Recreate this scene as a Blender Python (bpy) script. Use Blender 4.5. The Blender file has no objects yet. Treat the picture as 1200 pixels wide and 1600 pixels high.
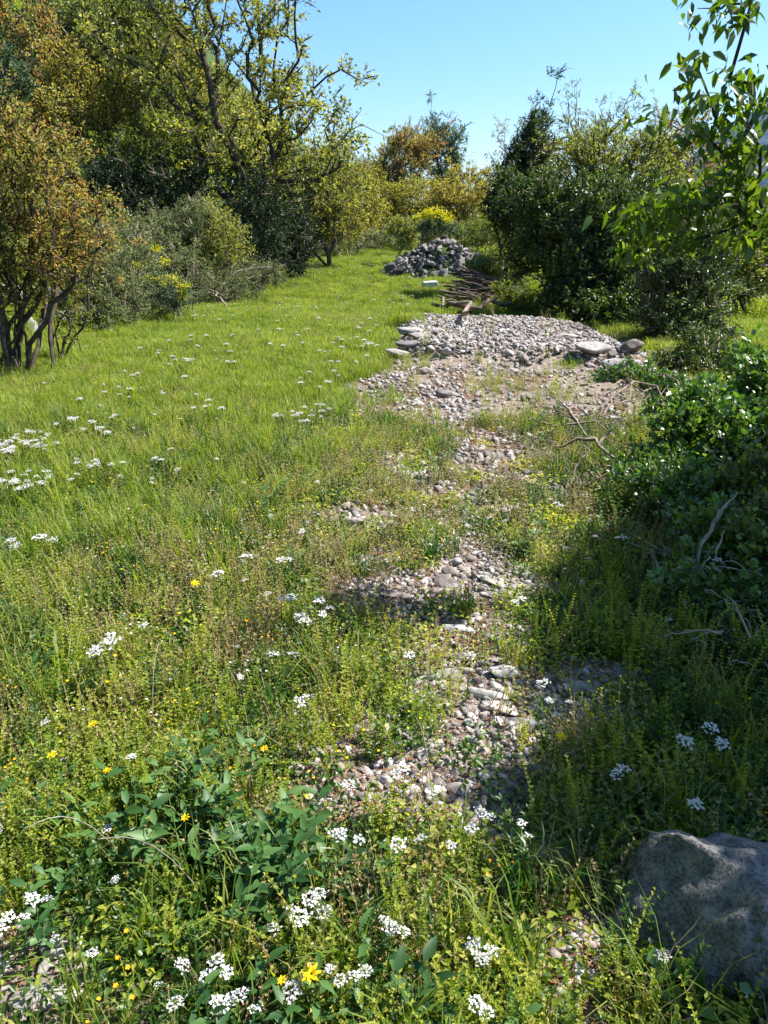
import bpy, math, random
import numpy as np
from mathutils import Vector, Matrix
R = math.radians
rng = np.random.default_rng(7)
random.seed(7)
scene = bpy.context.scene
COL = scene.collection

# ------------------------------------------------------------------ camera, sky, sun, exposure
CAMZ = 1.6; PITCH = R(20.6); F = 1200.0
cam_d = bpy.data.cameras.new("camera"); cam = bpy.data.objects.new("camera", cam_d); COL.objects.link(cam)
cam.location = (0, 0, CAMZ); cam.rotation_euler = (math.pi/2 - PITCH, 0, 0)
cam_d.sensor_fit = 'VERTICAL'; cam_d.sensor_height = 32.0; cam_d.lens = 32.0*F/1600.0
cam_d.clip_start = 0.05; cam_d.clip_end = 9000
scene.camera = cam
SUN_AZ, SUN_EL = R(80), R(52)
w = bpy.data.worlds.new("World"); scene.world = w; w.use_nodes = True
nt = w.node_tree; bg = nt.nodes["Background"]
sky = nt.nodes.new("ShaderNodeTexSky"); sky.sky_type = 'NISHITA'; sky.sun_disc = False
sky.sun_elevation = SUN_EL; sky.sun_rotation = SUN_AZ; sky.altitude = 300; sky.air_density = 1.0; sky.dust_density = 1.1; sky.ozone_density = 1.5
hsv = nt.nodes.new('ShaderNodeHueSaturation'); hsv.inputs['Hue'].default_value = .492; hsv.inputs['Saturation'].default_value = 1.3
nt.links.new(sky.outputs[0], hsv.inputs['Color']); nt.links.new(hsv.outputs[0], bg.inputs[0]); bg.inputs[1].default_value = 0.085
sun_d = bpy.data.lights.new("sun", 'SUN'); sun_d.energy = 5.0; sun_d.angle = R(0.53); sun_d.color = (1.0, 0.95, 0.86)
sun = bpy.data.objects.new("sun", sun_d); COL.objects.link(sun)
sdir = Vector((math.sin(SUN_AZ)*math.cos(SUN_EL), math.cos(SUN_AZ)*math.cos(SUN_EL), math.sin(SUN_EL)))
sun.rotation_euler = sdir.to_track_quat('Z', 'Y').to_euler(); sun.location = (20, 5, 30)
scene.view_settings.view_transform = 'Standard'; scene.view_settings.look = 'None'
scene.view_settings.exposure = 1.45; scene.view_settings.gamma = 1.0
scene.render.engine = 'CYCLES'
cy = scene.cycles
cy.max_bounces = 6; cy.diffuse_bounces = 3; cy.glossy_bounces = 2; cy.transmission_bounces = 3; cy.volume_bounces = 0
cy.use_denoising = True
cy.caustics_reflective = False; cy.caustics_refractive = False

# ------------------------------------------------------------------ noise and terrain
def _hash(ix, iy, s):
    n = (ix.astype(np.int64)*374761393 + iy.astype(np.int64)*668265263 + s*982451653) & 0x7fffffff
    n = ((n ^ (n >> 13))*1274126177) & 0x7fffffff
    return ((n ^ (n >> 16)) & 0xffff)/65535.0
def noise2(x, y, s=0):
    x = np.asarray(x, float); y = np.asarray(y, float)
    ix = np.floor(x); iy = np.floor(y); fx = x-ix; fy = y-iy
    fx = fx*fx*(3-2*fx); fy = fy*fy*(3-2*fy)
    a = _hash(ix, iy, s); b = _hash(ix+1, iy, s); c = _hash(ix, iy+1, s); d = _hash(ix+1, iy+1, s)
    return (a*(1-fx)+b*fx)*(1-fy) + (c*(1-fx)+d*fx)*fy
def fbm(x, y, s=0, o=4):
    v = 0; a = 0.5
    for i in range(o):
        v = v + a*noise2(np.asarray(x)*2**i, np.asarray(y)*2**i, s+i); a *= .5
    return v
def sm(a, b, x):
    t = np.clip((np.asarray(x, float)-a)/(b-a), 0, 1); return t*t*(3-2*t)
HEAP = (1.75, 24.6)
def H(x, y):
    x = np.asarray(x, float); y = np.asarray(y, float)
    h = 0.10*(fbm(x*.5, y*.5, 3, 3)-.45)*sm(.5, 3, np.hypot(x, y)) + .03*(noise2(x*3, y*3, 9)-.5)
    edge = -4.7 + 1.3*np.clip((y-8)/32, 0, 1) + .5*(noise2(y*.3, y*0, 5)-.5)
    t = np.maximum(0, edge-x); tt = np.minimum(t, 90)
    h = h + (.62*tt + .004*tt**2)*sm(0, 1.3, t)*(0.85+.3*fbm(x*.13, y*.13, 11, 3))
    h = h + .4*sm(.2, 1.2, t)*sm(0, 1, noise2(x*.8, y*.8, 14))
    h = h + .02*np.clip(y-20, 0, 30) - .07*np.clip(y-58, 0, 500)*sm(-30, 0, x)
    h = h - .05*np.clip(x-5, 0, 8) - .22*np.clip(x-14, 0, 160)*sm(-20, 10, y)
    # low bed of rubble and the heap
    sl = sm(.1, .5, x)*(1-sm(2.8, 3.3, x))*sm(9.1, 9.6, y+.22*x*1.0-.2)*(1-sm(13.6, 15.0, y+.9*x*.9-.3))
    h = h + .21*sl*(.8+.4*fbm(x*1.3, y*1.3, 6, 2))
    r = np.hypot((x-HEAP[0]-.25)/(2.1), (y-HEAP[1])/1.6)
    h = h + .98*(1-sm(.1, 1.15, r))*(1-.5*sm(-.1, 1.5, x-HEAP[0]))
    return h
cF = np.array([0, math.cos(PITCH), -math.sin(PITCH)]); cU = np.array([0, math.sin(PITCH), math.cos(PITCH)])
def ray(px, py):
    return cF + np.array([1, 0, 0])*(px-600)/F + cU*(800-py)/F
def at_y(px, py, Y):
    d = ray(px, py); return np.array([0, 0, CAMZ]) + d*(Y/d[1])
def G(px, py, zo=0.0):
    """where the sight line through a photo pixel meets the ground (raised by zo)"""
    d = ray(px, py); o = np.array([0, 0, CAMZ]); t = np.concatenate([np.linspace(.6, 12, 700), np.linspace(12, 150, 1500)])
    P = o + t[:, None]*d; g = P[:, 2] - H(P[:, 0], P[:, 1]) - zo
    i = np.argmax(g < 0) if (g < 0).any() else len(t)-1
    return P[i]
def project(x, y, z):
    x = np.asarray(x, float); y = np.asarray(y, float); z = np.asarray(z, float)-CAMZ
    dep = y*cF[1] + z*cF[2]; up = y*cU[1] + z*cU[2]
    dep = np.maximum(dep, 1e-3)
    return 600+F*x/dep, 800-F*up/dep
def base_at(px, Y):
    x = (px-600)/F*Y
    for _ in range(8):
        z = float(H(x, Y)); dep = Y*cF[1]+(z-CAMZ)*cF[2]; x = (px-600)/F*dep
    return np.array([x, Y, float(H(x, Y))])

# ------------------------------------------------------------------ materials
def new_mat(name):
    m = bpy.data.materials.new(name); m.use_nodes = True
    nt = m.node_tree; nt.nodes.clear(); return m, nt, nt.nodes, nt.links
def ramp(nodes, cols, pos=None):
    r = nodes.new("ShaderNodeValToRGB"); el = r.color_ramp.elements
    pos = pos or [i/(len(cols)-1) for i in range(len(cols))]
    while len(el) < len(cols): el.new(.5)
    for e, c, p in zip(el, cols, pos): e.position = p; e.color = (*c, 1)
    return r
def leaf_mat(name, cols, trans=.45, gloss=.05, rough=.45, bend=.35, wscale=.35):
    m, nt, N, L = new_mat(name)
    at = N.new("ShaderNodeAttribute"); at.attribute_name = 'tint'
    oi = N.new("ShaderNodeObjectInfo")
    geo = N.new("ShaderNodeNewGeometry"); nz = N.new("ShaderNodeTexNoise"); nz.inputs['Scale'].default_value = wscale; nz.inputs['Detail'].default_value = 3
    L.new(geo.outputs['Position'], nz.inputs['Vector'])
    a1 = N.new("ShaderNodeMath"); a1.operation = 'MULTIPLY_ADD'; a1.inputs[1].default_value = .45; L.new(oi.outputs['Random'], a1.inputs[0]); 
    a0 = N.new("ShaderNodeMath"); a0.operation = 'SUBTRACT'; L.new(at.outputs['Fac'], a0.inputs[0]); a0.inputs[1].default_value = .225; L.new(a0.outputs[0], a1.inputs[2])
    a2 = N.new("ShaderNodeMath"); a2.operation = 'MULTIPLY_ADD'; L.new(nz.outputs['Fac'], a2.inputs[0]); a2.inputs[1].default_value = bend*2
    a3 = N.new("ShaderNodeMath"); a3.operation = 'SUBTRACT'; L.new(a1.outputs[0], a3.inputs[0]); a3.inputs[1].default_value = bend; L.new(a3.outputs[0], a2.inputs[2])
    r = ramp(N, cols); L.new(a2.outputs[0], r.inputs[0])
    d = N.new("ShaderNodeBsdfDiffuse"); t = N.new("ShaderNodeBsdfTranslucent"); g = N.new("ShaderNodeBsdfGlossy"); g.inputs['Roughness'].default_value = rough
    hs = N.new("ShaderNodeHueSaturation"); hs.inputs['Saturation'].default_value = 1.1; hs.inputs['Value'].default_value = 1.5; hs.inputs['Hue'].default_value = .49
    L.new(r.outputs[0], d.inputs[0]); L.new(r.outputs[0], hs.inputs['Color']); L.new(hs.outputs[0], t.inputs[0])
    m1 = N.new("ShaderNodeMixShader"); m1.inputs[0].default_value = trans; L.new(d.outputs[0], m1.inputs[1]); L.new(t.outputs[0], m1.inputs[2])
    m2 = N.new("ShaderNodeMixShader"); m2.inputs[0].default_value = gloss; L.new(m1.outputs[0], m2.inputs[1]); L.new(g.outputs[0], m2.inputs[2])
    o = N.new("ShaderNodeOutputMaterial"); L.new(m2.outputs[0], o.inputs[0]); return m
def bark_mat(name, c1, c2, sc=14):
    m, nt, N, L = new_mat(name)
    geo = N.new("ShaderNodeNewGeometry"); nz = N.new("ShaderNodeTexNoise"); nz.inputs['Scale'].default_value = sc; nz.inputs['Detail'].default_value = 5
    L.new(geo.outputs['Position'], nz.inputs['Vector']); r = ramp(N, [c1, c2], [.35, .7]); L.new(nz.outputs['Fac'], r.inputs[0])
    p = N.new("ShaderNodeBsdfPrincipled"); p.inputs['Roughness'].default_value = .9; p.inputs['Specular IOR Level'].default_value = .2
    b = N.new("ShaderNodeBump"); b.inputs['Strength'].default_value = .6; b.inputs['Distance'].default_value = .01; L.new(nz.outputs['Fac'], b.inputs['Height']); L.new(b.outputs[0], p.inputs['Normal'])
    L.new(r.outputs[0], p.inputs['Base Color']); o = N.new("ShaderNodeOutputMaterial"); L.new(p.outputs[0], o.inputs[0]); return m
def rock_mat(name, cols, sc=9, bump=.5, lichen=None, dist=.012):
    m, nt, N, L = new_mat(name)
    tc = N.new("ShaderNodeNewGeometry"); oi = N.new("ShaderNodeObjectInfo")
    nz = N.new("ShaderNodeTexNoise"); nz.inputs['Scale'].default_value = sc; nz.inputs['Detail'].default_value = 8; nz.inputs['Roughness'].default_value = .65
    n2 = N.new("ShaderNodeTexNoise"); n2.inputs['Scale'].default_value = sc*6; n2.inputs['Detail'].default_value = 6
    L.new(tc.outputs['Position'], nz.inputs['Vector']); L.new(tc.outputs['Position'], n2.inputs['Vector'])
    a = N.new("ShaderNodeMath"); a.operation = 'MULTIPLY_ADD'; a.inputs[1].default_value = .5; L.new(oi.outputs['Random'], a.inputs[0])
    s = N.new("ShaderNodeMath"); s.operation = 'SUBTRACT'; L.new(nz.outputs['Fac'], s.inputs[0]); s.inputs[1].default_value = .25; L.new(s.outputs[0], a.inputs[2])
    r = ramp(N, cols, [.2+.6*i/(len(cols)-1) for i in range(len(cols))]); L.new(a.outputs[0], r.inputs[0])
    src = r.outputs[0]
    r2 = ramp(N, [(.55, .55, .55), (1.1, 1.1, 1.1)] if bump < 1 else [(.35, .35, .35), (1.3, 1.3, 1.3)], [.38, .58] if bump < 1 else [.42, .56]); L.new(n2.outputs['Fac'], r2.inputs[0])
    mx = N.new("ShaderNodeMix"); mx.data_type = 'RGBA'; mx.blend_type = 'MULTIPLY'; mx.inputs[0].default_value = .6; L.new(src, mx.inputs[6]); L.new(r2.outputs[0], mx.inputs[7]); src = mx.outputs[2]
    if lichen:
        n3 = N.new("ShaderNodeTexNoise"); n3.inputs['Scale'].default_value = sc*1.6; n3.inputs['Detail'].default_value = 5; L.new(tc.outputs['Position'], n3.inputs['Vector'])
        r3 = ramp(N, [(0, 0, 0), (1, 1, 1)], [.50, .75]); L.new(n3.outputs['Fac'], r3.inputs[0])
        m3 = N.new("ShaderNodeMix"); m3.data_type = 'RGBA'; L.new(r3.outputs[0], m3.inputs[0]); L.new(src, m3.inputs[6]); m3.inputs[7].default_value = (*lichen, 1); src = m3.outputs[2]
    p = N.new("ShaderNodeBsdfPrincipled"); p.inputs['Roughness'].default_value = .85; p.inputs['Specular IOR Level'].default_value = .25
    b = N.new("ShaderNodeBump"); b.inputs['Strength'].default_value = bump; b.inputs['Distance'].default_value = dist
    ad = N.new("ShaderNodeMath"); ad.operation = 'MULTIPLY_ADD'; L.new(n2.outputs['Fac'], ad.inputs[0]); ad.inputs[1].default_value = .4; L.new(nz.outputs['Fac'], ad.inputs[2])
    L.new(ad.outputs[0], b.inputs['Height']); L.new(b.outputs[0], p.inputs['Normal'])
    L.new(src, p.inputs['Base Color']); o = N.new("ShaderNodeOutputMaterial"); L.new(p.outputs[0], o.inputs[0]); return m
def plain_mat(name, col, rough=.7, trans=0):
    m, nt, N, L = new_mat(name)
    oi = N.new("ShaderNodeObjectInfo"); hs = N.new("ShaderNodeHueSaturation"); hs.inputs['Color'].default_value = (*col, 1)
    a = N.new("ShaderNodeMath"); a.operation = 'MULTIPLY_ADD'; a.inputs[1].default_value = .25; a.inputs[2].default_value = .85; L.new(oi.outputs['Random'], a.inputs[0]); L.new(a.outputs[0], hs.inputs['Value'])
    d = N.new("ShaderNodeBsdfDiffuse"); t = N.new("ShaderNodeBsdfTranslucent"); L.new(hs.outputs[0], d.inputs[0]); L.new(hs.outputs[0], t.inputs[0])
    mx = N.new("ShaderNodeMixShader"); mx.inputs[0].default_value = trans; L.new(d.outputs[0], mx.inputs[1]); L.new(t.outputs[0], mx.inputs[2])
    o = N.new("ShaderNodeOutputMaterial"); L.new(mx.outputs[0], o.inputs[0]); return m

M = {}
M['grass'] = leaf_mat('grass_blades', [(.08, .14, .015), (.15, .23, .025), (.22, .29, .035), (.32, .32, .07)], .5, .02, .55)
M['grassdark'] = leaf_mat('grass_blades_dark', [(.018, .055, .012), (.035, .10, .018), (.07, .15, .03)], .45, .03, .4)
M['spike'] = leaf_mat('weed_leaves', [(.08, .14, .015), (.20, .29, .028), (.34, .40, .045), (.46, .44, .10)], .55, .02, .55, .3, 1.1)
M['spikegreen'] = leaf_mat('green_weed_leaves', [(.02, .06, .01), (.05, .115, .018), (.10, .18, .03)], .45, .03, .4)
M['dry'] = leaf_mat('dry_stalks', [(.16, .10, .05), (.33, .24, .10), (.42, .36, .2), (.25, .26, .08)], .35, .02, .6)
M['broad'] = leaf_mat('broad_leaves', [(.02, .065, .016), (.05, .125, .028), (.10, .19, .05)], .35, .025, .5)
M['litter'] = leaf_mat('leaf_litter', [(.12, .055, .025), (.26, .14, .07), (.38, .27, .17)], .15, .02, .6)
M['petal'] = plain_mat('white_petals', (.64, .63, .615), .7, .25)
M['yellow'] = plain_mat('yellow_petals', (.85, .62, .02), .7, .25)
M['orange'] = plain_mat('orange_petals', (.8, .36, .02), .7, .2)
M['stem'] = plain_mat('green_stem', (.09, .15, .03), .7, .2)
M['stone'] = rock_mat('limestone', [(.14, .13, .125), (.23, .215, .21), (.36, .34, .33), (.54, .51, .495)], 11, .6)
M['stonepink'] = rock_mat('pinkish_limestone', [(.13, .108, .098), (.26, .22, .20), (.42, .365, .335)], 9, .6)
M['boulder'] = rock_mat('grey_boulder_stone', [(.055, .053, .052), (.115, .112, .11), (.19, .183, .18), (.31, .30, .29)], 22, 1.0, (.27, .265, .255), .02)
M['heapstone'] = rock_mat('dark_field_stone', [(.07, .062, .062), (.145, .13, .13), (.25, .225, .22), (.36, .33, .32)], 6, .8, None, .03)
M['cliff'] = rock_mat('cliff_rock', [(.20, .18, .165), (.34, .31, .29), (.45, .41, .39)], .7, 1.0, None, .4)
M['block'] = rock_mat('pale_block_stone', [(.45, .45, .43), (.6, .6, .57), (.68, .68, .66)], 15, .3)
M['bark'] = bark_mat('dark_bark', (.035, .026, .02), (.10, .08, .065))
M['twig'] = bark_mat('grey_twigs', (.12, .09, .075), (.30, .24, .20))
M['brush'] = bark_mat('brown_cut_branches', (.06, .042, .035), (.19, .14, .115), 6)
M['paletwig'] = bark_mat('bleached_wood', (.17, .145, .12), (.36, .32, .27), 30)
M['oakgold'] = leaf_mat('young_golden_leaves', [(.10, .125, .02), (.23, .24, .038), (.37, .35, .06), (.47, .35, .10)], .55, .03, .5)
M['walnut'] = leaf_mat('yellow_green_leaves', [(.11, .14, .025), (.25, .27, .045), (.42, .40, .09), (.52, .45, .16)], .55, .04, .5)
M['rust'] = leaf_mat('rusty_young_leaves', [(.08, .14, .025), (.19, .22, .04), (.28, .26, .06), (.38, .21, .07)], .55, .03, .5)
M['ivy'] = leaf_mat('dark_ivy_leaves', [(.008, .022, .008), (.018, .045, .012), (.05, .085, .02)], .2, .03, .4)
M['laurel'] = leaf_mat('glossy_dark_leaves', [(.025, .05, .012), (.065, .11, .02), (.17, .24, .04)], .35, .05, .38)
M['olive'] = leaf_mat('olive_green_leaves', [(.07, .11, .02), (.17, .21, .035), (.33, .35, .07)], .5, .05, .45)
M['silver'] = leaf_mat('silvery_bramble_leaves', [(.06, .085, .026), (.15, .19, .07), (.30, .34, .15)], .4, .015, .6)
M['lime'] = leaf_mat('bright_green_leaves', [(.06, .10, .015), (.14, .20, .025), (.25, .30, .04)], .5, .03, .5)
M['cherry'] = leaf_mat('cherry_leaves', [(.035, .075, .01), (.075, .14, .016), (.15, .22, .028)], .55, .05, .35)
M['bluegreen'] = leaf_mat('bluish_green_leaves', [(.03, .065, .03), (.06, .115, .05), (.13, .19, .085)], .4, .04, .5)
M['bramble'] = leaf_mat('fresh_bramble_leaves', [(.03, .08, .014), (.08, .17, .025), (.17, .29, .045)], .35, .07, .35)
M['euphorbia'] = leaf_mat('spurge_flower_heads', [(.30, .34, .02), (.48, .45, .02), (.60, .52, .03)], .4, .02, .5)
M['wisp'] = leaf_mat('sparse_pale_leaves', [(.12, .14, .05), (.22, .24, .10), (.34, .33, .18)], .5, .04, .5)

# ------------------------------------------------------------------ mesh builder
class MB:
    def __init__(s): s.v = []; s.f = []; s.t = []; s.m = []; s.n = 0
    def add(s, V, Fc, tint=.5, mi=0):
        V = np.asarray(V, np.float32).reshape(-1, 3); Fc = np.asarray(Fc, np.int32)
        s.v.append(V); s.f.append(Fc+s.n); s.n += len(V)
        s.t.append(np.broadcast_to(np.asarray(tint, np.float32), (len(Fc),)).copy()); s.m.append(np.full(len(Fc), mi, np.int32))
    def mesh(s, name, mats, smooth=False):
        me = bpy.data.meshes.new(name)
        V = np.concatenate(s.v); me.vertices.add(len(V)); me.vertices.foreach_set("co", V.ravel())
        sizes = np.concatenate([np.full(len(f), f.shape[1], np.int32) for f in s.f]); idx = np.concatenate([f.ravel() for f in s.f])
        me.loops.add(len(idx)); me.loops.foreach_set("vertex_index", idx)
        me.polygons.add(len(sizes)); st = np.zeros(len(sizes), np.int32); st[1:] = np.cumsum(sizes)[:-1]
        me.polygons.foreach_set("loop_start", st); me.polygons.foreach_set("material_index", np.concatenate(s.m))
        if smooth: me.polygons.foreach_set("use_smooth", np.ones(len(sizes), bool))
        me.update(calc_edges=True)
        a = me.attributes.new('tint', 'FLOAT', 'FACE'); a.data.foreach_set('value', np.concatenate(s.t))
        for m in (mats if isinstance(mats, (list, tuple)) else [mats]): me.materials.append(m)
        return me
def tag(o, label=None, cat=None, group=None, kind=None):
    if label: o['label'] = label
    if cat: o['category'] = cat
    if group: o['group'] = group
    if kind: o['kind'] = kind
    return o
def link(name, me, parent=None, loc=(0, 0, 0)):
    o = bpy.data.objects.new(name, me); COL.objects.link(o); o.parent = parent; o.location = loc; return o
def unit(v): return v/np.maximum(np.linalg.norm(v, axis=-1, keepdims=True), 1e-9)

def leaves(mb, P, D, N, Ln, Wd, tint, shape='rhomb', droop=.2, mi=0):
    """many leaves at once: folded rhombs for small ones, ovals with a midrib for large ones"""
    n = len(P)
    if n == 0: return
    Ln = np.broadcast_to(Ln, (n,))[:, None]; Wd = np.broadcast_to(Wd, (n,))[:, None]
    D = unit(D); S = unit(np.cross(D, N)); N = unit(np.cross(S, D))
    ar = np.arange(n)[:, None]
    if shape == 'rhomb':
        V = np.stack([P, P+D*Ln*.5+S*Wd*.5+N*Wd*.15, P+D*Ln-N*Ln*droop, P+D*Ln*.5-S*Wd*.5+N*Wd*.15], 1)
        Fc = np.concatenate([ar*4+np.array([[0, 1, 2]]), ar*4+np.array([[0, 2, 3]])]); t = np.concatenate([tint]*2) if np.ndim(tint) else tint
        mb.add(V.reshape(-1, 3), Fc, t, mi)
    else:
        a = P+D*Ln*.33-N*Ln*droop*.12; b = P+D*Ln*.68-N*Ln*droop*.5; c = P+D*Ln-N*Ln*droop
        up = N*Wd*.12
        V = np.stack([P, a, b, c, a+S*Wd*.46+up, b+S*Wd*.36+up, a-S*Wd*.46+up, b-S*Wd*.36+up], 1)
        tri = np.concatenate([ar*8+np.array([[0, 4, 1]]), ar*8+np.array([[0, 1, 6]]), ar*8+np.array([[2, 5, 3]]), ar*8+np.array([[2, 3, 7]])])
        qd = np.concatenate([ar*8+np.array([[1, 4, 5, 2]]), ar*8+np.array([[1, 2, 7, 6]])])
        V = V.reshape(-1, 3); t = np.asarray(tint) if np.ndim(tint) else None
        k = mb.n
        mb.add(V, tri, np.concatenate([t]*4) if t is not None else tint, mi)
        mb.f.append(qd.astype(np.int32)+k); mb.t.append(np.concatenate([t]*2).astype(np.float32) if t is not None else np.full(len(qd), tint, np.float32)); mb.m.append(np.full(len(qd), mi, np.int32))
def tube(mb, P, r, k=5, tint=.5, mi=0):
    P = np.asarray(P, float); n = len(P)
    if n < 2: return
    r = np.broadcast_to(r, (n,)); T = unit(np.gradient(P, axis=0))
    ref = np.array([0.31, 0.17, .93]) if abs(T[0][2]) < .8 else np.array([1, .2, 0.])
    A = unit(np.cross(T, ref)); B = np.cross(T, A)
    a = np.arange(k)*2*math.pi/k
    V = P[:, None, :] + (np.cos(a)[None, :, None]*A[:, None] + np.sin(a)[None, :, None]*B[:, None])*r[:, None, None]
    i = np.arange(n-1)[:, None]*k; j = np.arange(k)[None, :]; j2 = (j+1) % k
    Fc = np.stack([i+j, i+j2, i+k+j2, i+k+j], -1).reshape(-1, 4)
    mb.add(V.reshape(-1, 3), Fc, tint, mi)
def rdir(n, up=0.0, g=rng):
    v = g.normal(size=(n, 3)); v = unit(v); v[:, 2] += up; return unit(v)

# ------------------------------------------------------------------ tree growth: a skeleton that reaches the points of its crown
def grow(bases, tips, rt, r0, seg=.25, wig=.12, pathw=.35, g=rng):
    nodes = [np.array(b, float) for b in bases]; par = [-1]*len(bases); plen = [0.0]*len(bases)
    c = np.mean(bases, 0); tips = tips[np.argsort(np.linalg.norm(tips-c, axis=1))]
    cap = len(bases)+len(tips)*40
    A = np.zeros((cap, 3)); PL = np.zeros(cap); n = len(bases); A[:n] = nodes; tipn = []
    for t in tips:
        d = np.linalg.norm(A[:n]-t, axis=1); low = np.maximum(0, A[:n, 2]-t[2])
        k = int(np.argmin(d + pathw*PL[:n] + .6*low)); L = d[k]; m = max(1, min(30, int(L/seg)))
        prev = k; p0 = A[k].copy()
        for q in range(1, m+1):
            f = q/m; p = p0+(t-p0)*f
            if q < m: p = p + g.normal(size=3)*wig*L/m + np.array([0, 0, .10*L*math.sin(math.pi*f)])
            if n >= cap: break
            A[n] = p; PL[n] = PL[prev]+np.linalg.norm(p-A[prev]); par.append(prev); prev = n; n += 1
        tipn.append(prev)
    par = np.array(par); A = A[:n]; cnt = np.zeros(n); cnt[tipn] = 1
    for i in range(n-1, -1, -1):
        if par[i] >= 0: cnt[par[i]] += cnt[i]
    rad = np.minimum(rt*np.maximum(cnt, 1)**.46, r0)
    kids = {}
    for i in range(n):
        if par[i] >= 0: kids.setdefault(par[i], []).append(i)
    chains = []; stack = [(i, None) for i in range(len(bases))]
    while stack:
        i, p = stack.pop(); ch = [p, i] if p is not None else [i]
        while i in kids:
            ks = sorted(kids[i], key=lambda q: -cnt[q])
            for q in ks[1:]: stack.append((q, i))
            i = ks[0]; ch.append(i)
        chains.append(ch)
    return A, rad, chains, tips
def skeleton_mesh(name, A, rad, chains, mat, kmin=3, thick=1.0, extra=None):
    mb = MB()
    if extra: mb.add(extra.v[0], extra.f[0])
    for ch in chains:
        if len(ch) < 2: continue
        r = rad[ch].copy()*thick; r[0] = r[1]; k = 8 if r[0] > .06 else (5 if r[0] > .015 else kmin)
        if r[-1] <= rad.min()*1.01*thick: r[-1] *= .5
        tube(mb, A[ch], r, k)
    return mb.mesh(name, mat, True)
def ell(px, py, Y, rx, ry, rd=1.0, w=1.0):
    c = at_y(px, py, Y); dep = c[1]*cF[1]+(c[2]-CAMZ)*cF[2]; s = dep/F
    return (c, np.array([rx*s, rx*s*rd, ry*s]), w)
def sample_ells(ells, n, surf=.5, g=rng):
    vol = np.array([np.prod(e[1])**.75*e[2] for e in ells]); pick = g.choice(len(ells), n, p=vol/vol.sum())
    C = np.array([e[0] for e in ells])[pick]; Rr = np.array([e[1] for e in ells])[pick]
    return C + unit(g.normal(size=(n, 3)))*(g.random(n)**(1/3*(1-surf)+.02))[:, None]*Rr
def tree(name, label, cat, base, ells, tips=200, per=40, leaf=.06, blob=.25, mat='olive', bark='bark', rt=.006, r0=.15, group=None,
         surf=.45, shape='rhomb', wide=.55, nb=1, bs=.1, up=.25, droop=.2, seg=.25, wig=.15, trunk_name='trunk', extra=None, seed=None, part='crown', along=0, thick=1.0):
    g = np.random.default_rng(seed if seed is not None else abs(hash(label)) % 99991 if False else sum(map(ord, label)))
    base = np.array(base, float)
    root = bpy.data.objects.new(name, None); COL.objects.link(root); root.location = base; tag(root, label, cat, group)
    bases = [base+np.array([*(g.normal(size=2)*bs), -.1]) if nb > 1 else base+np.array([0, 0, -.15]) for _ in range(nb)]
    lob = []
    for c_, r_, w_ in ells:
        for _ in range(7):
            d_ = unit(g.normal(size=3)); f_ = .22+.3*g.random(); lob.append((c_+d_*r_*(1.12-f_*.4), r_*f_, w_*.6))
    T = sample_ells([(c_, r_*.82, w_) for c_, r_, w_ in ells]+lob, tips, surf, g)
    hh = H(T[:, 0], T[:, 1])+.03; T[:, 2] = np.maximum(T[:, 2], hh)
    T = T + (T-T.mean(0))*(g.random(len(T)) < .10)[:, None]*(.12+.3*g.random(len(T)))[:, None]
    T[:, 2] = np.maximum(T[:, 2], H(T[:, 0], T[:, 1])+.03)
    if nb > 1:
        an = T[g.choice(len(T), nb, replace=False)]; own = np.argmin(np.linalg.norm((T[:, None]-an[None])*np.array([1, 1, .35]), axis=2), 1); res = []
        for q in range(nb):
            if (own == q).any(): res.append(grow([bases[q]], T[own == q], rt, r0, seg, wig, g=g))
        k0 = 0; chains = []
        for r_ in res: chains += [[i_+k0 for i_ in c_] for c_ in r_[2]]; k0 += len(r_[0])
        A = np.concatenate([r_[0] for r_ in res]); rad = np.concatenate([r_[1] for r_ in res]); T = np.concatenate([r_[3] for r_ in res])
    else: A, rad, chains, T = grow(bases, T, rt, r0, seg, wig, g=g)
    A2 = A-base; nt_ = max(2, min(5, per//9)); lp = max(3, per//nt_); cc = T.mean(0)*np.array([1, 1, 1])-np.array([0, 0, .3])
    nw = len(T)*nt_; tw = np.repeat(np.arange(len(T)), nt_); d = unit(unit(T[tw]-cc)*.6+rdir(nw, 0, g)*.8+np.array([0, 0, .35])); tl = blob*1.9*(.35+.9*g.random(nw)**1.5)
    st = T[tw]-base+g.normal(size=(nw, 3))*blob*.22; tk = MB(); leaves(tk, st, d, rdir(nw, 0, g), tl, rt*1.1, .5, 'rhomb', .15)
    link(trunk_name, skeleton_mesh(trunk_name, A2, rad, chains, M[bark], thick=thick, extra=tk), root)
    mb = MB(); n = nw*lp; ti = np.repeat(np.arange(nw), lp); f = (.08+.95*g.random(n))[:, None]
    P = st[ti]+d[ti]*tl[ti][:, None]*f+g.normal(size=(n, 3))*leaf*.35; P[:, 2] -= .15*tl[ti]*f[:, 0]**2
    D = d[ti]*.5+rdir(n, 0, g)*.9; tt = .6*np.repeat(g.random(len(T)), nt_*lp)+.4*np.repeat(g.random(nw), lp)
    if along:
        sel = np.where(rad < rt*1.9)[0]; e = sel[g.integers(0, len(sel), along)]; P = np.concatenate([P, A2[e]+g.normal(size=(along, 3))*blob*.35])
        D = np.concatenate([D, rdir(along, 0, g)]); n += along; tt = np.concatenate([tt, g.random(along)])
    Nn = rdir(n, up*3, g); s = leaf*(.5+.9*g.random(n)**1.3)
    tint = np.clip(.65*tt+.4*g.random(n)-.02, 0, 1)
    leaves(mb, P, D, Nn, s, s*wide*(.75+.5*g.random(n)), tint, shape, droop)
    link(part, mb.mesh(part, M[mat]), root)
    if extra: extra(root, base, T, g)
    return root
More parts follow.
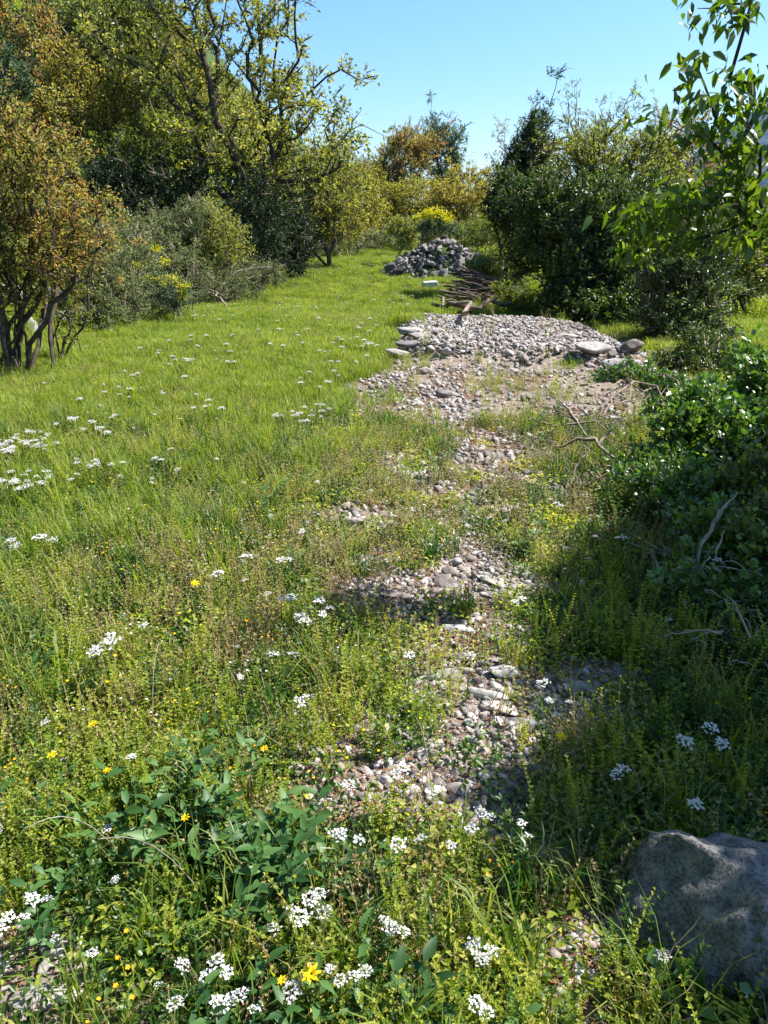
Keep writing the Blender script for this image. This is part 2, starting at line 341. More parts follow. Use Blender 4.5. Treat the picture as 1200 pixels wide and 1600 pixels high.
def dup(root, loc, rz, sc, label=None, group=None):
    r = root.copy(); COL.objects.link(r); r.location = loc; r.rotation_euler = (0, 0, rz); r.scale = sc
    if label: r['label'] = label
    if group: r['group'] = group
    for ch in list(root.children):
        c = ch.copy(); COL.objects.link(c); c.parent = r
        for gch in ch.children:
            d = gch.copy(); COL.objects.link(d); d.parent = c
    return r

# ------------------------------------------------------------------ ground
def rot2(px, py, cx, cy, rx, ry): return np.hypot((px-cx)/rx, (py-cy)/ry)
BARE = [(680, 640, 60, 42), (800, 715, 110, 55), (740, 780, 90, 50), (650, 820, 90, 30), (760, 860, 85, 95), (670, 900, 110, 40), (640, 1010, 60, 20), (740, 1000, 90, 30), (770, 1380, 60, 50), (560, 830, 90, 30), (600, 600, 30, 30), (650, 730, 60, 25), (755, 1190, 150, 92), (620, 1245, 110, 50), (490, 1150, 75, 50), (545, 835, 70, 45), (700, 1075, 150, 45), (570, 1130, 90, 45), (610, 1255, 60, 30), (760, 1330, 60, 75), (780, 830, 70, 85), (740, 905, 70, 35), (930, 665, 95, 50),
        (690, 640, 50, 45), (700, 600, 45, 20), (545, 825, 60, 38), (560, 650, 22, 22), (55, 1525, 130, 85), (900, 1540, 70, 75), (900, 1060, 110, 30), (720, 880, 120, 40), (850, 1100, 80, 50), (480, 1130, 50, 30), (610, 900, 80, 30),
        (780, 580, 150, 10), (1100, 1490, 120, 95), (930, 1480, 45, 60), (960, 565, 70, 30), (900, 760, 60, 30), (640, 960, 90, 25)]
def bare(x, y, z=None):
    """1 where stones and soil lie open"""
    z = H(x, y) if z is None else z
    px, py = project(x, y, z); v = np.zeros_like(px)
    wob = (fbm(np.asarray(x)*2.2, np.asarray(y)*2.2, 31, 3)-.45)*1.3
    for cx, cy_, rx, ry in BARE: v = np.maximum(v, 1-sm(.65, 1.15, rot2(px, py, cx, cy_, rx, ry)+wob))
    sl = slab(x, y)
    return np.where(np.asarray(y) < .3, 0, np.maximum(v, sl))
def bareP(x, y):
    z = H(x, y); return np.maximum(np.maximum(bare(x, y, z), .75*bare(x, y, z+.08)), np.maximum(.6*bare(x, y, z+.15), .4*bare(x, y, z+.22)))*(.42+.58*sm(.60, .44, fbm(x*2.6, y*2.6, 131, 3)))
def slab(x, y):
    px, py = project(x, y, H(x, y)); x = np.asarray(x); y = np.asarray(y)
    w_ = (fbm(x*2, y*2, 41, 3)-.45)*.8
    a = sm(-.12, .12, x-.1+w_*.3)*(1-sm(3.2, 3.6, x+w_*.5))
    b = sm(8.7, 9.3, y+w_)*(1-sm(12.6, 13.6, y+.35*x+w_*.7))
    return a*b*(y > 7)
def meadow(x, y):
    """1 in the open grass of the left, 0 on the stony strip"""
    ex = np.interp(y, [0, 2, 3, 5, 8, 10, 14, 20, 40], [-1.3, -1.2, -.95, -.5, -.3, .1, 1.2, 3, 5])
    return 1-sm(-.35, .35, np.asarray(x)-ex+(fbm(np.asarray(x)*1.2, np.asarray(y)*1.2, 51, 3)-.45)*1.2)

n1 = 340; u = np.linspace(-1, 1, n1); xs = 3500*np.sinh(9*u)/math.sinh(9); ys = 4+3500*np.sinh(9*u)/math.sinh(9)
X, Y = np.meshgrid(xs, ys); Z = H(X, Y)
mb = MB(); i = np.arange(n1-1)[:, None]*n1+np.arange(n1-1)[None, :]; i = i.ravel()
mb.add(np.stack([X, Y, Z], -1).reshape(-1, 3), np.stack([i, i+1, i+n1+1, i+n1], -1))
def ground_mat():
    m, nt, N, L = new_mat('meadow_soil')
    geo = N.new("ShaderNodeNewGeometry"); at = N.new("ShaderNodeAttribute"); at.attribute_name = 'bare'
    n1_ = N.new("ShaderNodeTexNoise"); n1_.inputs['Scale'].default_value = 1.3; n1_.inputs['Detail'].default_value = 8
    n2_ = N.new("ShaderNodeTexNoise"); n2_.inputs['Scale'].default_value = 22; n2_.inputs['Detail'].default_value = 8; n2_.inputs['Roughness'].default_value = .7
    for q in (n1_, n2_): L.new(geo.outputs['Position'], q.inputs['Vector'])
    g1 = ramp(N, [(.02, .035, .008), (.045, .075, .014), (.10, .12, .03)], [.3, .5, .72]); L.new(n2_.outputs['Fac'], g1.inputs[0])
    s1 = ramp(N, [(.09, .065, .052), (.20, .155, .13), (.32, .27, .24), (.42, .375, .345)], [.28, .45, .58, .75]); L.new(n2_.outputs['Fac'], s1.inputs[0])
    mx = N.new("ShaderNodeMix"); mx.data_type = 'RGBA'; L.new(at.outputs['Fac'], mx.inputs[0]); L.new(g1.outputs[0], mx.inputs[6]); L.new(s1.outputs[0], mx.inputs[7])
    p = N.new("ShaderNodeBsdfPrincipled"); p.inputs['Roughness'].default_value = .95; p.inputs['Specular IOR Level'].default_value = .1
    b = N.new("ShaderNodeBump"); b.inputs['Strength'].default_value = .9; b.inputs['Distance'].default_value = .03; L.new(n2_.outputs['Fac'], b.inputs['Height']); L.new(b.outputs[0], p.inputs['Normal'])
    L.new(mx.outputs[2], p.inputs['Base Color']); o = N.new("ShaderNodeOutputMaterial"); L.new(p.outputs[0], o.inputs[0]); return m
me = mb.mesh('ground', ground_mat(), True)
a = me.attributes.new('bare', 'FLOAT', 'POINT')
bv = np.where((np.hypot(X, Y) < 60) & (Y > .3), bare(X, np.maximum(Y, .31), Z), 0)
bv = np.maximum(bv, (1-meadow(X, Y))*(.45+.45*sm(2.8, 4, Y)*sm(3, 2, X))*(np.abs(X) < 6)*(Y < 12)); a.data.foreach_set('value', np.clip(bv, 0, 1).ravel().astype(np.float32))
tag(link('ground', me), kind='structure', label='grassy meadow terrace with stony soil and a rising bank')

# distant mountain on the right
def mountain():
    mb = MB(); na, nr = 260, 60
    az = np.linspace(R(4), R(75), na); rr = np.linspace(1500, 3400, nr); A_, R_ = np.meshgrid(az, rr)
    prof = np.interp(np.degrees(A_), [4, 12, 18, 22, 26.5, 32, 45, 60, 75], [0, 20, 80, 215, 345, 420, 560, 500, 300])
    f = np.sin(np.clip((R_-1500)/1900, 0, 1)*math.pi)**.8
    x = R_*np.sin(A_); y = R_*np.cos(A_)
    z = -160 + (prof+160)*f*(.78+.5*fbm(x/420, y/420, 70, 6)-.02)
    i = (np.arange(nr-1)[:, None]*na+np.arange(na-1)[None, :]).ravel()
    mb.add(np.stack([x, y, z], -1).reshape(-1, 3), np.stack([i, i+1, i+na+1, i+na], -1))
    m = rock_mat('mountain_forest', [(.012, .025, .02), (.025, .045, .03), (.05, .065, .05), (.10, .11, .10)], .006, 1.0, None, 30)
    tag(link('mountain', mb.mesh('mountain', m, True)), kind='structure', label='blue distant forested mountain beyond the trees')
mountain()

# ------------------------------------------------------------------ rocks
def ico(sub):
    import bmesh
    bm = bmesh.new(); bmesh.ops.create_icosphere(bm, subdivisions=sub, radius=1)
    V = np.array([v.co[:] for v in bm.verts]); Fc = np.array([[v.index for v in f.verts] for f in bm.faces]); bm.free(); return V, Fc
ICO = {k: ico(k) for k in (2, 3, 5)}
def noise3(P, s, sc):
    return (noise2(P[:, 0]*sc+s, P[:, 1]*sc+P[:, 2]*sc*.7, s)+noise2(P[:, 1]*sc-s, P[:, 2]*sc-P[:, 0]*sc*.6, s+1)+noise2(P[:, 2]*sc, P[:, 0]*sc+P[:, 1]*sc*.5, s+2))/3-.5
def rock_mesh(name, seed, sub=3, cuts=11, shape=(1, .8, .6), mat='stone', rough=.10, tight=.62):
    g = np.random.default_rng(seed); V, Fc = ICO[sub]; V = V.copy()
    for _ in range(cuts):
        n = unit(g.normal(size=3)); d = tight+.3*g.random(); s = V@n; V -= np.maximum(0, s-d)[:, None]*n*.92
    V = V*(1+noise3(V, seed*3, 1.6)[:, None]*.5)
    for q, am in ((4, rough), (9, rough*.5), (20, rough*.25)):
        if sub >= 3 or q < 9: V = V*(1+noise3(V, seed*5+q, q)[:, None]*am*2)
    V = V*np.array(shape); mb = MB(); mb.add(V, Fc); return mb.mesh(name, M[mat], True)
PEB = [rock_mesh('stone', 100+i, 2, 14, (1, .55+.35*random.random(), .4+.35*random.random()), ('stone', 'stonepink', 'stonepink')[i % 3], .11, .5) for i in range(12)]
ANG = [rock_mesh('stone', 150+i, 2, 16, (1, .5+.35*random.random(), .35+.35*random.random()), ('stonepink', 'stonepink', 'stone')[i % 3], .14, .45) for i in range(9)]
BIG = [rock_mesh('rock', 200+i, 3, 16, (1, .75, .62), ('stonepink', 'stone')[i % 2], .17, .48) for i in range(8)]
BLD = rock_mesh('boulder', 301, 5, 10, (1, .8, .8), 'boulder', .05, .60)
nstone = 0
def put(name, me, x, y, size, label, cat, group=None, sink=.25, rz=None, sc=(1, 1, 1), tilt=.35, z=None):
    global nstone; nstone += 1
    o = link(name, me); zz = float(H(x, y)) if z is None else z
    o.location = (x, y, zz+size*sc[2]*(.55-sink)); o.scale = (size*sc[0], size*sc[1], size*sc[2])
    o.rotation_euler = (random.uniform(-tilt, tilt), random.uniform(-tilt, tilt), random.uniform(0, 6.28) if rz is None else rz)
    return tag(o, label, cat, group)
def put_px(name, me, px, py, wpx, label, cat, group=None, **k):
    p = G(px, py); dep = p[1]*cF[1]+(p[2]-CAMZ)*cF[2]; return put(name, me, p[0], p[1], wpx/2*dep/F, label, cat, group, **k)
# the boulder of the lower right corner
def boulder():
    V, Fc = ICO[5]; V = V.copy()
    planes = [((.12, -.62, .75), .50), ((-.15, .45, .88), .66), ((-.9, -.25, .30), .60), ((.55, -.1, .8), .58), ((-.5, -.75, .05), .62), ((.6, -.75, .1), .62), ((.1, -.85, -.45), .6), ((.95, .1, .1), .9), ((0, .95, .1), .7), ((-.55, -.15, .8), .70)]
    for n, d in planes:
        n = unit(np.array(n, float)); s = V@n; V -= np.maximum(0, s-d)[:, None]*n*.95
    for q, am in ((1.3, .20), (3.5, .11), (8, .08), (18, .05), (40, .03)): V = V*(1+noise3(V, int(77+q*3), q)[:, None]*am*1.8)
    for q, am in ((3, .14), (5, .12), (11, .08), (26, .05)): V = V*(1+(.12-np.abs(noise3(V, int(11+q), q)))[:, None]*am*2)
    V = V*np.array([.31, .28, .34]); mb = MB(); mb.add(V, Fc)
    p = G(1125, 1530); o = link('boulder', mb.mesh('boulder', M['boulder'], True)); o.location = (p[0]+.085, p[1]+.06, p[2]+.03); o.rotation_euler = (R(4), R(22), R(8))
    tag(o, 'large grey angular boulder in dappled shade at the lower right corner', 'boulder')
boulder()
named = [
 ('rock', 1, 495, 1135, 80, 'broad pale flat-topped rock half sunk among weeds left of the gravel', (1, .8, .55)),
 ('rock', 3, 787, 1056, 62, 'dark grey rounded rock above the small white pebble', (1, .6, .7)),
 ('pebble', 0, 811, 1081, 28, 'small smooth white pebble lying below the dark grey rock', (1, .8, .8)),
 ('rock', 5, 765, 1090, 85, 'low tan rock beside rusty leaf litter', (1, .5, .35)),
 ('rock', 7, 820, 1135, 75, 'grey-brown slab at the top of the sunlit gravel', (1, .7, .4)),
 ('rock', 2, 712, 1238, 50, 'blue-grey cobble with bright top at the shade edge', (1, .7, .75)),
 ('rock', 4, 765, 1245, 42, 'cobble with bright top just right of the blue-grey cobble', (1, .7, .75)),
 ('rock', 6, 642, 1278, 52, 'white rounded rock among white flowers left of the cobbles', (1, .7, .7)),
 ('rock', 0, 586, 1080, 34, 'pale bluish rock with a dark side left of the upper stones', (1, .8, .9)),
 ('rock', 1, 680, 1240, 55, 'rounded tan stone partly under weeds left of the blue-grey cobble', (1, .7, .6)),
 ('rock', 3, 900, 1080, 60, 'dark stone deep in shade right of the white pebble', (1, .7, .6)),
 ('rock', 5, 925, 1130, 55, 'brown-grey stone in the shade under tall weeds', (1, .7, .5)),
 ('rock', 2, 535, 820, 85, 'long pale rock lying in the middle of the weedy strip', (1, .55, .4)),
 ('rock', 6, 560, 655, 26, 'small grey upright stone at the edge of the meadow', (1, .8, 1)),
 ('rock', 4, 668, 585, 34, 'small dark stone beside a weed tuft below the rubble bed', (1, .8, .8)),
 ('rock', 0, 675, 670, 40, 'jagged grey stone on the path above the herb patch', (1, .8, .9)),
 ('rock', 7, 700, 620, 50, 'flat stone in the weeds just below the rubble bed', (1, .7, .5)),
 ('rock', 1, 50, 1560, 95, 'whitish lumpy rock at the lower left corner', (1, .7, .5)),
 ('rock', 3, 105, 1562, 60, 'small whitish rock right of the lumpy corner rock', (1, .7, .6)),
 ('rock', 5, 715, 985, 60, 'pinkish flat stone above the dark shadow patch', (1, .7, .35)),
 ('rock', 2, 700, 930, 75, 'low pinkish slab across the bare soil', (1, .6, .3)),
 ('rock', 1, 640, 545, 50, 'largest pale stone stacked at the left corner of the rubble bed', (1, .8, .55)),
 ('rock', 4, 628, 558, 46, 'lowest pale stone at the left corner of the rubble bed', (1, .8, .5)),
 ('rock', 7, 643, 522, 42, 'upper pale stone at the left corner of the rubble bed', (1, .8, .5)),
 ('rock', 3, 655, 530, 34, 'small grey stone wedged behind the corner stones of the rubble bed', (1, .8, .6)),
 ('rock', 1, 925, 552, 95, 'long pale rock at the right end of the rubble bed', (1, .6, .5)),
 ('rock', 2, 985, 548, 46, 'round pale boulder at the right tip of the rubble bed', (1, .9, .9)),
 ('rock', 5, 965, 575, 70, 'shaded rough rock below the round pale boulder', (1, .7, .5)),
 ('rock', 3, 728, 484, 34, 'squarish brown stone lying against the cut branches', (1, .8, .9)),
 ('rock', 6, 880, 530, 44, 'pale stone under the dark bush at the back of the rubble bed', (1, .7, .5)),
]
for nm, k, px, py, wp, lab, sc in named: put_px(nm, BIG[k] if nm == 'rock' else PEB[k], px, py, wp*(1.3 if 515 < py < 560 and px < 660 else 1.0), lab, nm, sc=sc, tilt=.15, sink=.2, rz=random.uniform(-.4, .4))
# heap of field stones
k = 0; heap_pts = []
HSM = [rock_mesh('rock', 400+i, 3, 15, (1, .7, .6), 'heapstone', .14, .48) for i in range(6)]
while k < 125:
    x = HEAP[0]+.25+random.uniform(-2.15, 2.15); y = HEAP[1]+random.uniform(-1.7, .9); r = math.hypot((x-HEAP[0]-.25)/2.15, (y-HEAP[1])/1.7)
    if r > 1: continue
    s = random.choice([.12, .15, .18] if r < .55 else [.13, .16, .2, .25])*random.uniform(.8, 1.15)
    if any(math.hypot(x-a, y-b) < (s+c)*.55 for a, b, c in heap_pts): 
        if random.random() < .92: continue
    heap_pts.append((x, y, s)); k += 1
    put('rock', HSM[random.randrange(6)], x, y, s, 'grey field stone in the heap at the far end of the meadow', 'rock', 'stones of the far heap', sink=.1, tilt=.9)
# open gravel: the largest stones one by one
def scatter_stones(cnt, ells_px, smin, smax, label, group, big=False, flat=1.0):
    pts = []; tries = 0
    while len(pts) < cnt and tries < cnt*60:
        tries += 1; cx, cy_, rx, ry = random.choice(ells_px); a = random.uniform(0, 6.28); q = math.sqrt(random.random())
        p = G(cx+rx*q*math.cos(a), cy_+ry*q*math.sin(a)); s = smin+(smax-smin)*random.random()**2
        if any(math.hypot(p[0]-b[0], p[1]-b[1]) < (s+b[2])*.8 for b in pts): continue
        pts.append((p[0], p[1], s)); me_ = BIG[random.randrange(8)] if big else (PEB[random.randrange(12)] if random.random() < .6 else ANG[random.randrange(9)])
        put('stone', me_, p[0], p[1], s, label, 'stone', group, sc=(1, random.uniform(.7, 1), random.uniform(.6, 1)*flat))
scatter_stones(100, [(750, 1190, 115, 62), (800, 1220, 90, 40), (740, 1165, 100, 30), (760, 1260, 80, 25)], .016, .044, 'pale grey pebble in the sunlit gravel patch of the foreground', 'stones of the foreground gravel')
scatter_stones(22, [(760, 1320, 50, 50)], .015, .04, 'bluish stone lying in shade below the sunlit gravel', 'shaded stones below the gravel')
scatter_stones(34, [(700, 1060, 120, 40), (690, 930, 90, 50), (770, 850, 80, 80), (820, 1120, 60, 30)], .045, .10, 'flat pale slab half sunk in the soil of the stony strip', 'flat slabs of the stony strip', True, .4)
scatter_stones(30, [(690, 1070, 110, 30), (570, 1110, 80, 40), (600, 1240, 60, 25)], .016, .042, 'pale stone among weeds above and left of the sunlit gravel', 'stones among the weeds')
scatter_stones(40, [(780, 820, 55, 75), (740, 900, 60, 30)], .025, .06, 'light stone on the brown litter in the middle of the strip', 'stones in the middle of the strip')
scatter_stones(28, [(930, 665, 80, 40)], .03, .08, 'pinkish stone among dead twigs right of the strip', 'stones among the dead twigs')
scatter_stones(40, [(690, 530, 70, 25), (820, 545, 160, 22), (930, 560, 70, 22)], .05, .12, 'rough pinkish stone on the rubble bed', 'stones of the rubble bed', True)

# ------------------------------------------------------------------ scattered ground cover
def stuff(name, protos, pts, rot, scl, pick, label):
    me = bpy.data.meshes.new(name); n = len(pts); me.vertices.add(n); me.vertices.foreach_set('co', np.asarray(pts, np.float32).ravel())
    for nm, ty, arr, key in (('rot', 'FLOAT_VECTOR', rot, 'vector'), ('scl', 'FLOAT', scl, 'value'), ('pick', 'INT', pick, 'value')):
        at = me.attributes.new(nm, ty, 'POINT'); at.data.foreach_set(key, np.ascontiguousarray(np.asarray(arr, np.int32 if ty == 'INT' else np.float32)).ravel())
    col = bpy.data.collections.new(name+'_kinds')
    for j, p in enumerate(protos): col.objects.link(bpy.data.objects.new('%s_kind_%02d' % (name, j), p))
    o = link(name, me); ng = bpy.data.node_groups.new(name, 'GeometryNodeTree')
    ng.interface.new_socket('Geometry', in_out='INPUT', socket_type='NodeSocketGeometry'); ng.interface.new_socket('Geometry', in_out='OUTPUT', socket_type='NodeSocketGeometry')
    N = ng.nodes; L = ng.links; gi = N.new('NodeGroupInput'); go = N.new('NodeGroupOutput'); ip = N.new('GeometryNodeInstanceOnPoints'); ci = N.new('GeometryNodeCollectionInfo')
    ci.inputs['Collection'].default_value = col; ci.inputs['Separate Children'].default_value = True; ci.inputs['Reset Children'].default_value = True
    def na(nm, ty):
        q = N.new('GeometryNodeInputNamedAttribute'); q.data_type = ty; q.inputs[0].default_value = nm; return [s for s in q.outputs if s.enabled and s.name == 'Attribute'][0]
    L.new(gi.outputs[0], ip.inputs['Points']); L.new(ci.outputs[0], ip.inputs['Instance']); ip.inputs['Pick Instance'].default_value = True
    L.new(na('pick', 'INT'), ip.inputs['Instance Index']); L.new(na('rot', 'FLOAT_VECTOR'), ip.inputs['Rotation']); L.new(na('scl', 'FLOAT'), ip.inputs['Scale']); L.new(ip.outputs[0], go.inputs[0])
    md = o.modifiers.new('scatter', 'NODES'); md.node_group = ng
    tag(o, label, None, None, 'stuff'); return o
def blades(mb, n, spread, hmin, hmax, wid, lean, g, tint=None, mi=0):
    P = np.zeros((n, 3)); a = g.random(n)*6.283; q = np.sqrt(g.random(n))*spread; P[:, 0] = np.cos(a)*q; P[:, 1] = np.sin(a)*q
    h = (hmin+(hmax-hmin)*g.random(n))[:, None]; d = unit(np.concatenate([g.normal(size=(n, 2)), np.zeros((n, 1))], 1)); le = (lean*(.3+g.random(n)))[:, None]*h
    S = np.stack([-d[:, 1], d[:, 0], d[:, 2]], 1); ph = g.random(n)*6.28; S = S*np.cos(ph)[:, None]*.6+S*.6; W = wid*(.6+.8*g.random(n))[:, None]
    Zv = np.array([0, 0, 1.]); p1 = P+Zv*h*.45+d*le*.15; p2 = P+Zv*h*.8+d*le*.5; p3 = P+Zv*h*(.97-.25*lean)+d*le
    V = np.stack([P-S*W*.5, P+S*W*.5, p1-S*W*.5, p1+S*W*.5, p2-S*W*.32, p2+S*W*.32, p3], 1).reshape(-1, 3); ar = np.arange(n)[:, None]*7
    t = g.random(n) if tint is None else tint+.2*g.random(n); k0 = mb.n
    mb.add(V, np.concatenate([ar+[[0, 1, 3, 2]], ar+[[2, 3, 5, 4]]]), np.concatenate([t]*2), mi)
    mb.f.append((ar+[[4, 5, 6]]).astype(np.int32)+k0); mb.t.append(t.astype(np.float32)); mb.m.append(np.full(n, mi, np.int32))
def spikes(mb, ns, spread, h0, h1, leafl, g, whorl=.018, per=5, wide=.5, mi=0, smi=0, flare=1.0, tops=None):
    """upright leafy stems with whorls of small leaves"""
    for _ in range(ns):
        a = g.random()*6.28; q = math.sqrt(g.random())*spread; b = np.array([math.cos(a)*q, math.sin(a)*q, 0]); h = h0+(h1-h0)*g.random(); ln = g.normal(size=2)*.24*h
        m = 6; tt = np.linspace(0, 1, m); P = b+np.stack([tt**1.6*ln[0], tt**1.6*ln[1], tt*h], 1); tint = g.random()
        tube(mb, P, np.linspace(.0016, .0007, m), 3, tint*.5+.3, smi)
        nw = max(3, int(h*.9/whorl)); ws = np.repeat(np.linspace(.12, 1, nw), per); n = len(ws)
        c = b+np.stack([ws**1.6*ln[0], ws**1.6*ln[1], ws*h], 1); an = g.random(n)*6.28
        D = np.stack([np.cos(an), np.sin(an), .35+.5*ws+.2*g.random(n)], 1); L_ = leafl*(.55+.7*g.random(n))*(1.1-.45*ws)*flare
        leaves(mb, c, D, rdir(n, 1.5, g), L_, L_*wide, np.clip(.4*tint+.5*g.random(n)+.15*ws, 0, 1), 'rhomb', .15, mi)
g = np.random.default_rng(21)
def mk(fn, mats, nm): mb = MB(); fn(mb); return mb.mesh(nm, mats)
TUFT = [mk(lambda mb: blades(mb, 46, .045, .07, .20+.03*i, .0042, .55, g), M['grass'], 'tuft') for i in range(3)]
TUFTD = [mk(lambda mb: blades(mb, 40, .04, .10, .24, .0050, .65, g), M['grassdark'], 'tuft') for i in range(2)]
SPK = [mk(lambda mb: spikes(mb, 5+i, .055, .05, .20+.025*i, .0125, g, .013, 6, .5), M['spike'], 'spike') for i in range(5)]
BENT = [mk(lambda mb: blades(mb, 12, .06, .12, .30, .0022, 1.3, g), M['dry'], 'bent') for i in range(2)]
FINE = [mk(lambda mb: blades(mb, 26, .05, .12, .32, .0024, .8, g), M['grass'], 'fine') for i in range(2)]
SPKG = [mk(lambda mb: spikes(mb, 6, .06, .06, .19, .021, g, .016, 5, .42), M['spikegreen'], 'spike') for i in range(3)]
def seedy(mb):
    spikes(mb, 7, .06, .08, .20, .011, g, .02, 4, .6); blades(mb, 10, .05, .08, .17, .0018, .5, g)
SEED = [mk(seedy, M['dry'], 'seedy') for i in range(3)]
def ydots(mb):
    blades(mb, 6, .05, .10, .16, .0014, .4, g); n = 5; P = np.stack([g.normal(size=n)*.04, g.normal(size=n)*.04, .11+.05*g.random(n)], 1)
    P = np.repeat(P, 5, 0); an = np.tile(np.arange(5)*1.2566, n); D = np.stack([np.cos(an), np.sin(an), .4+0*an], 1); leaves(mb, P, D, rdir(len(P), 3, g), .006, .005, .5, 'rhomb', 0, 1)
YDOT = [mk(ydots, [M['spike'], M['yellow']], 'yellow_bits'), mk(ydots, [M['spike'], M['orange']], 'yellow_bits'), mk(ydots, [M['spike'], M['petal']], 'yellow_bits')]
def cover(mb):
    n = 130; P = np.stack([g.normal(size=n)*.05, g.normal(size=n)*.05, .005+.05*g.random(n)**1.5], 1); leaves(mb, P, rdir(n, .2, g), rdir(n, 2.5, g), .014+.01*g.random(n), .011, g.random(n), 'rhomb', .2)
COV = [mk(cover, M['spikegreen'], 'cover'), mk(cover, M['spike'], 'cover')]
def broad(mb):
    for _ in range(4):
        b = np.array([g.normal()*.04, g.normal()*.04, 0]); h = .10+.14*g.random(); P = b+np.array([[0, 0, 0], [g.normal()*.02, g.normal()*.02, h*.5], [g.normal()*.05, g.normal()*.05, h]])
        tube(mb, P, [.002, .0016, .001], 3, .3); n = 11; f = np.linspace(.15, 1, n)[:, None]; c = P[0]*(1-f)+P[2]*f; an = np.arange(n)*2.4+g.random(); D = np.stack([np.cos(an), np.sin(an), .35+.4*g.random(n)], 1)
        s = .035+.03*g.random(n); leaves(mb, c, D, rdir(n, 2.5, g), s, s*.42, g.random(n), 'oval', .25)
def litter(mb):
    n = 60; P = np.stack([g.normal(size=n)*.07, g.normal(size=n)*.07, .003+.015*g.random(n)], 1); D = rdir(n, 0, g); D[:, 2] *= .2
    leaves(mb, P, D, rdir(n, 3, g), .03+.03*g.random(n), .0035, g.random(n), 'rhomb', .05); leaves(mb, P[:14]*1.1, D[14:28], rdir(14, 3, g), .022, .014, g.random(14)*.6, 'rhomb', .1)
LIT0 = [mk(litter, M['litter'], 'litter') for i in range(3)]
BRD = [mk(broad, M['broad'], 'broad') for i in range(4)]
LIT = LIT0
# larger patches for farther ground
def patch_grass(mb): blades(mb, 420, .26, .08, .21, .0062, .55, g)
def patch_weed(mb): spikes(mb, 26, .24, .08, .24, .026, g, .03, 4, .55); blades(mb, 60, .25, .06, .16, .005, .6, g)
PG = [mk(patch_grass, M['grass'], 'patch') for i in range(3)]; PW = [mk(patch_weed, M['spike'], 'patch') for i in range(3)]
def pts_in(n, x0, x1, y0, y1):
    x = x0+(x1-x0)*rng.random(n); y = y0+(y1-y0)*rng.random(n); return x, y
def place(name, protos, x, y, s0, s1, label, tilt=.15, dz=-.005):
    n = len(x); z = H(x, y)+dz; rot = np.stack([rng.normal(size=n)*tilt, rng.normal(size=n)*tilt, rng.random(n)*6.283], 1)
    stuff(name, protos, np.stack([x, y, z], 1), rot, s0+(s1-s0)*rng.random(n), rng.integers(0, len(protos), n), label)
def keep(x, y, prob): k = rng.random(len(x)) < prob; return x[k], y[k]
def vis(x, y, m=130):
    px, py = project(x, y, H(x, y)); return ((px > -m-150) & (px < 1200+m+150) & (py < 1600+450)).astype(float)
def clump(x, y, s, sc=1.6, lo=.35, hi=.6): return sm(lo, hi, fbm(x*sc, y*sc, s, 3))
def near(n, y1=6.5): 
    x, y = pts_in(n, -4.6, 4.6, .45, y1); return x, y
x, y = near(9000); me_, b = meadow(x, y), bareP(x, y); X1, Y1 = keep(x, y, vis(x, y)*(.20+.8*me_)*(1-.93*b)*(.25+.75*clump(x, y, 61)))
X1, Y1 = keep(X1, Y1, 1-.75*(1-meadow(X1, Y1))*sm(2.2, 2.8, Y1)); place('meadow_grass', TUFT, X1, Y1, .75, 1.25, 'fine green grass of the near meadow')
x, y = near(4200); b = bareP(x, y); X1, Y1 = keep(x, y, vis(x, y)*(1-.95*b)*(.15+.6*meadow(x, y))*clump(x, y, 71, 1.1, .42, .6)); place('dark_grass', TUFTD, X1, Y1, .7, 1.15, 'darker bluish grass tufts in the near meadow')
x, y = near(13000); b = bareP(x, y); X1, Y1 = keep(x, y, vis(x, y)*(1-.90*b)*(1-.55*meadow(x, y)*sm(1.5, 4.5, y))*(.2+.8*clump(x, y, 81, 2.0, .38, .55))); X1, Y1 = keep(X1, Y1, 1-.5*sm(2.8, 4.2, Y1)*(1-meadow(X1, Y1))*sm(2.6, 1.6, X1)); X1, Y1 = keep(X1, Y1, 1-.35*sm(2.3, 3, Y1)*(1-meadow(X1, Y1))*sm(1.6, 1.0, X1)); kq = (Y1 > 2.7)&(X1 < 1.8)&(X1 > -.6); place('low_yellow_weeds', SPK, X1[kq], Y1[kq], .5, .9, 'low yellow-green weeds of the stony strip'); X1, Y1 = X1[~kq], Y1[~kq]; place('yellow_green_weeds', SPK, X1, Y1, .5, 1.12, 'upright yellow-green leafy weeds')
x, y = near(6500); b = bareP(x, y); X1, Y1 = keep(x, y, vis(x, y)*(1-.93*b)*(.25+.5*clump(x, y, 91, 1.5)+.5*sm(.4, 1.2, x))); X1, Y1 = keep(X1, Y1, 1-.7*sm(2.2, 2.8, Y1)*(1-meadow(X1, Y1))*sm(1.5, .9, X1)); place('green_weeds', SPKG, X1, Y1, .7, 1.2, 'low dark green leafy weeds')
x, y = near(6500); b = bareP(x, y); pz = np.exp(-((x+.6)/.8)**2-((y-3.2)/1.5)**2); X1, Y1 = keep(x, y, vis(x, y)*(1-.8*b)*(.15+1.0*pz+.25*clump(x, y, 95)+.35*sm(2.8, 4, y)*(1-meadow(x, y))*sm(2.6, 1.8, x))); place('dry_weeds', SEED, X1, Y1, .7, 1.2, 'tan seeding weeds and dry stalks')
x, y = near(3200); X1, Y1 = keep(x, y, vis(x, y)*(1-.9*bareP(x, y))*.55*clump(x, y, 141, 2.2, .3, .6)); place('dead_stalks', BENT, X1, Y1, .5, .9, 'bent dead straw stalks among the weeds', .3)
x, y = near(3600); X1, Y1 = keep(x, y, vis(x, y)*(1-.95*bareP(x, y))*(.25+.75*meadow(x, y))*clump(x, y, 151, 1.8, .35, .6)); place('fine_grass', FINE, X1, Y1, .6, 1.2, 'thin tall grass among the weeds', .2)
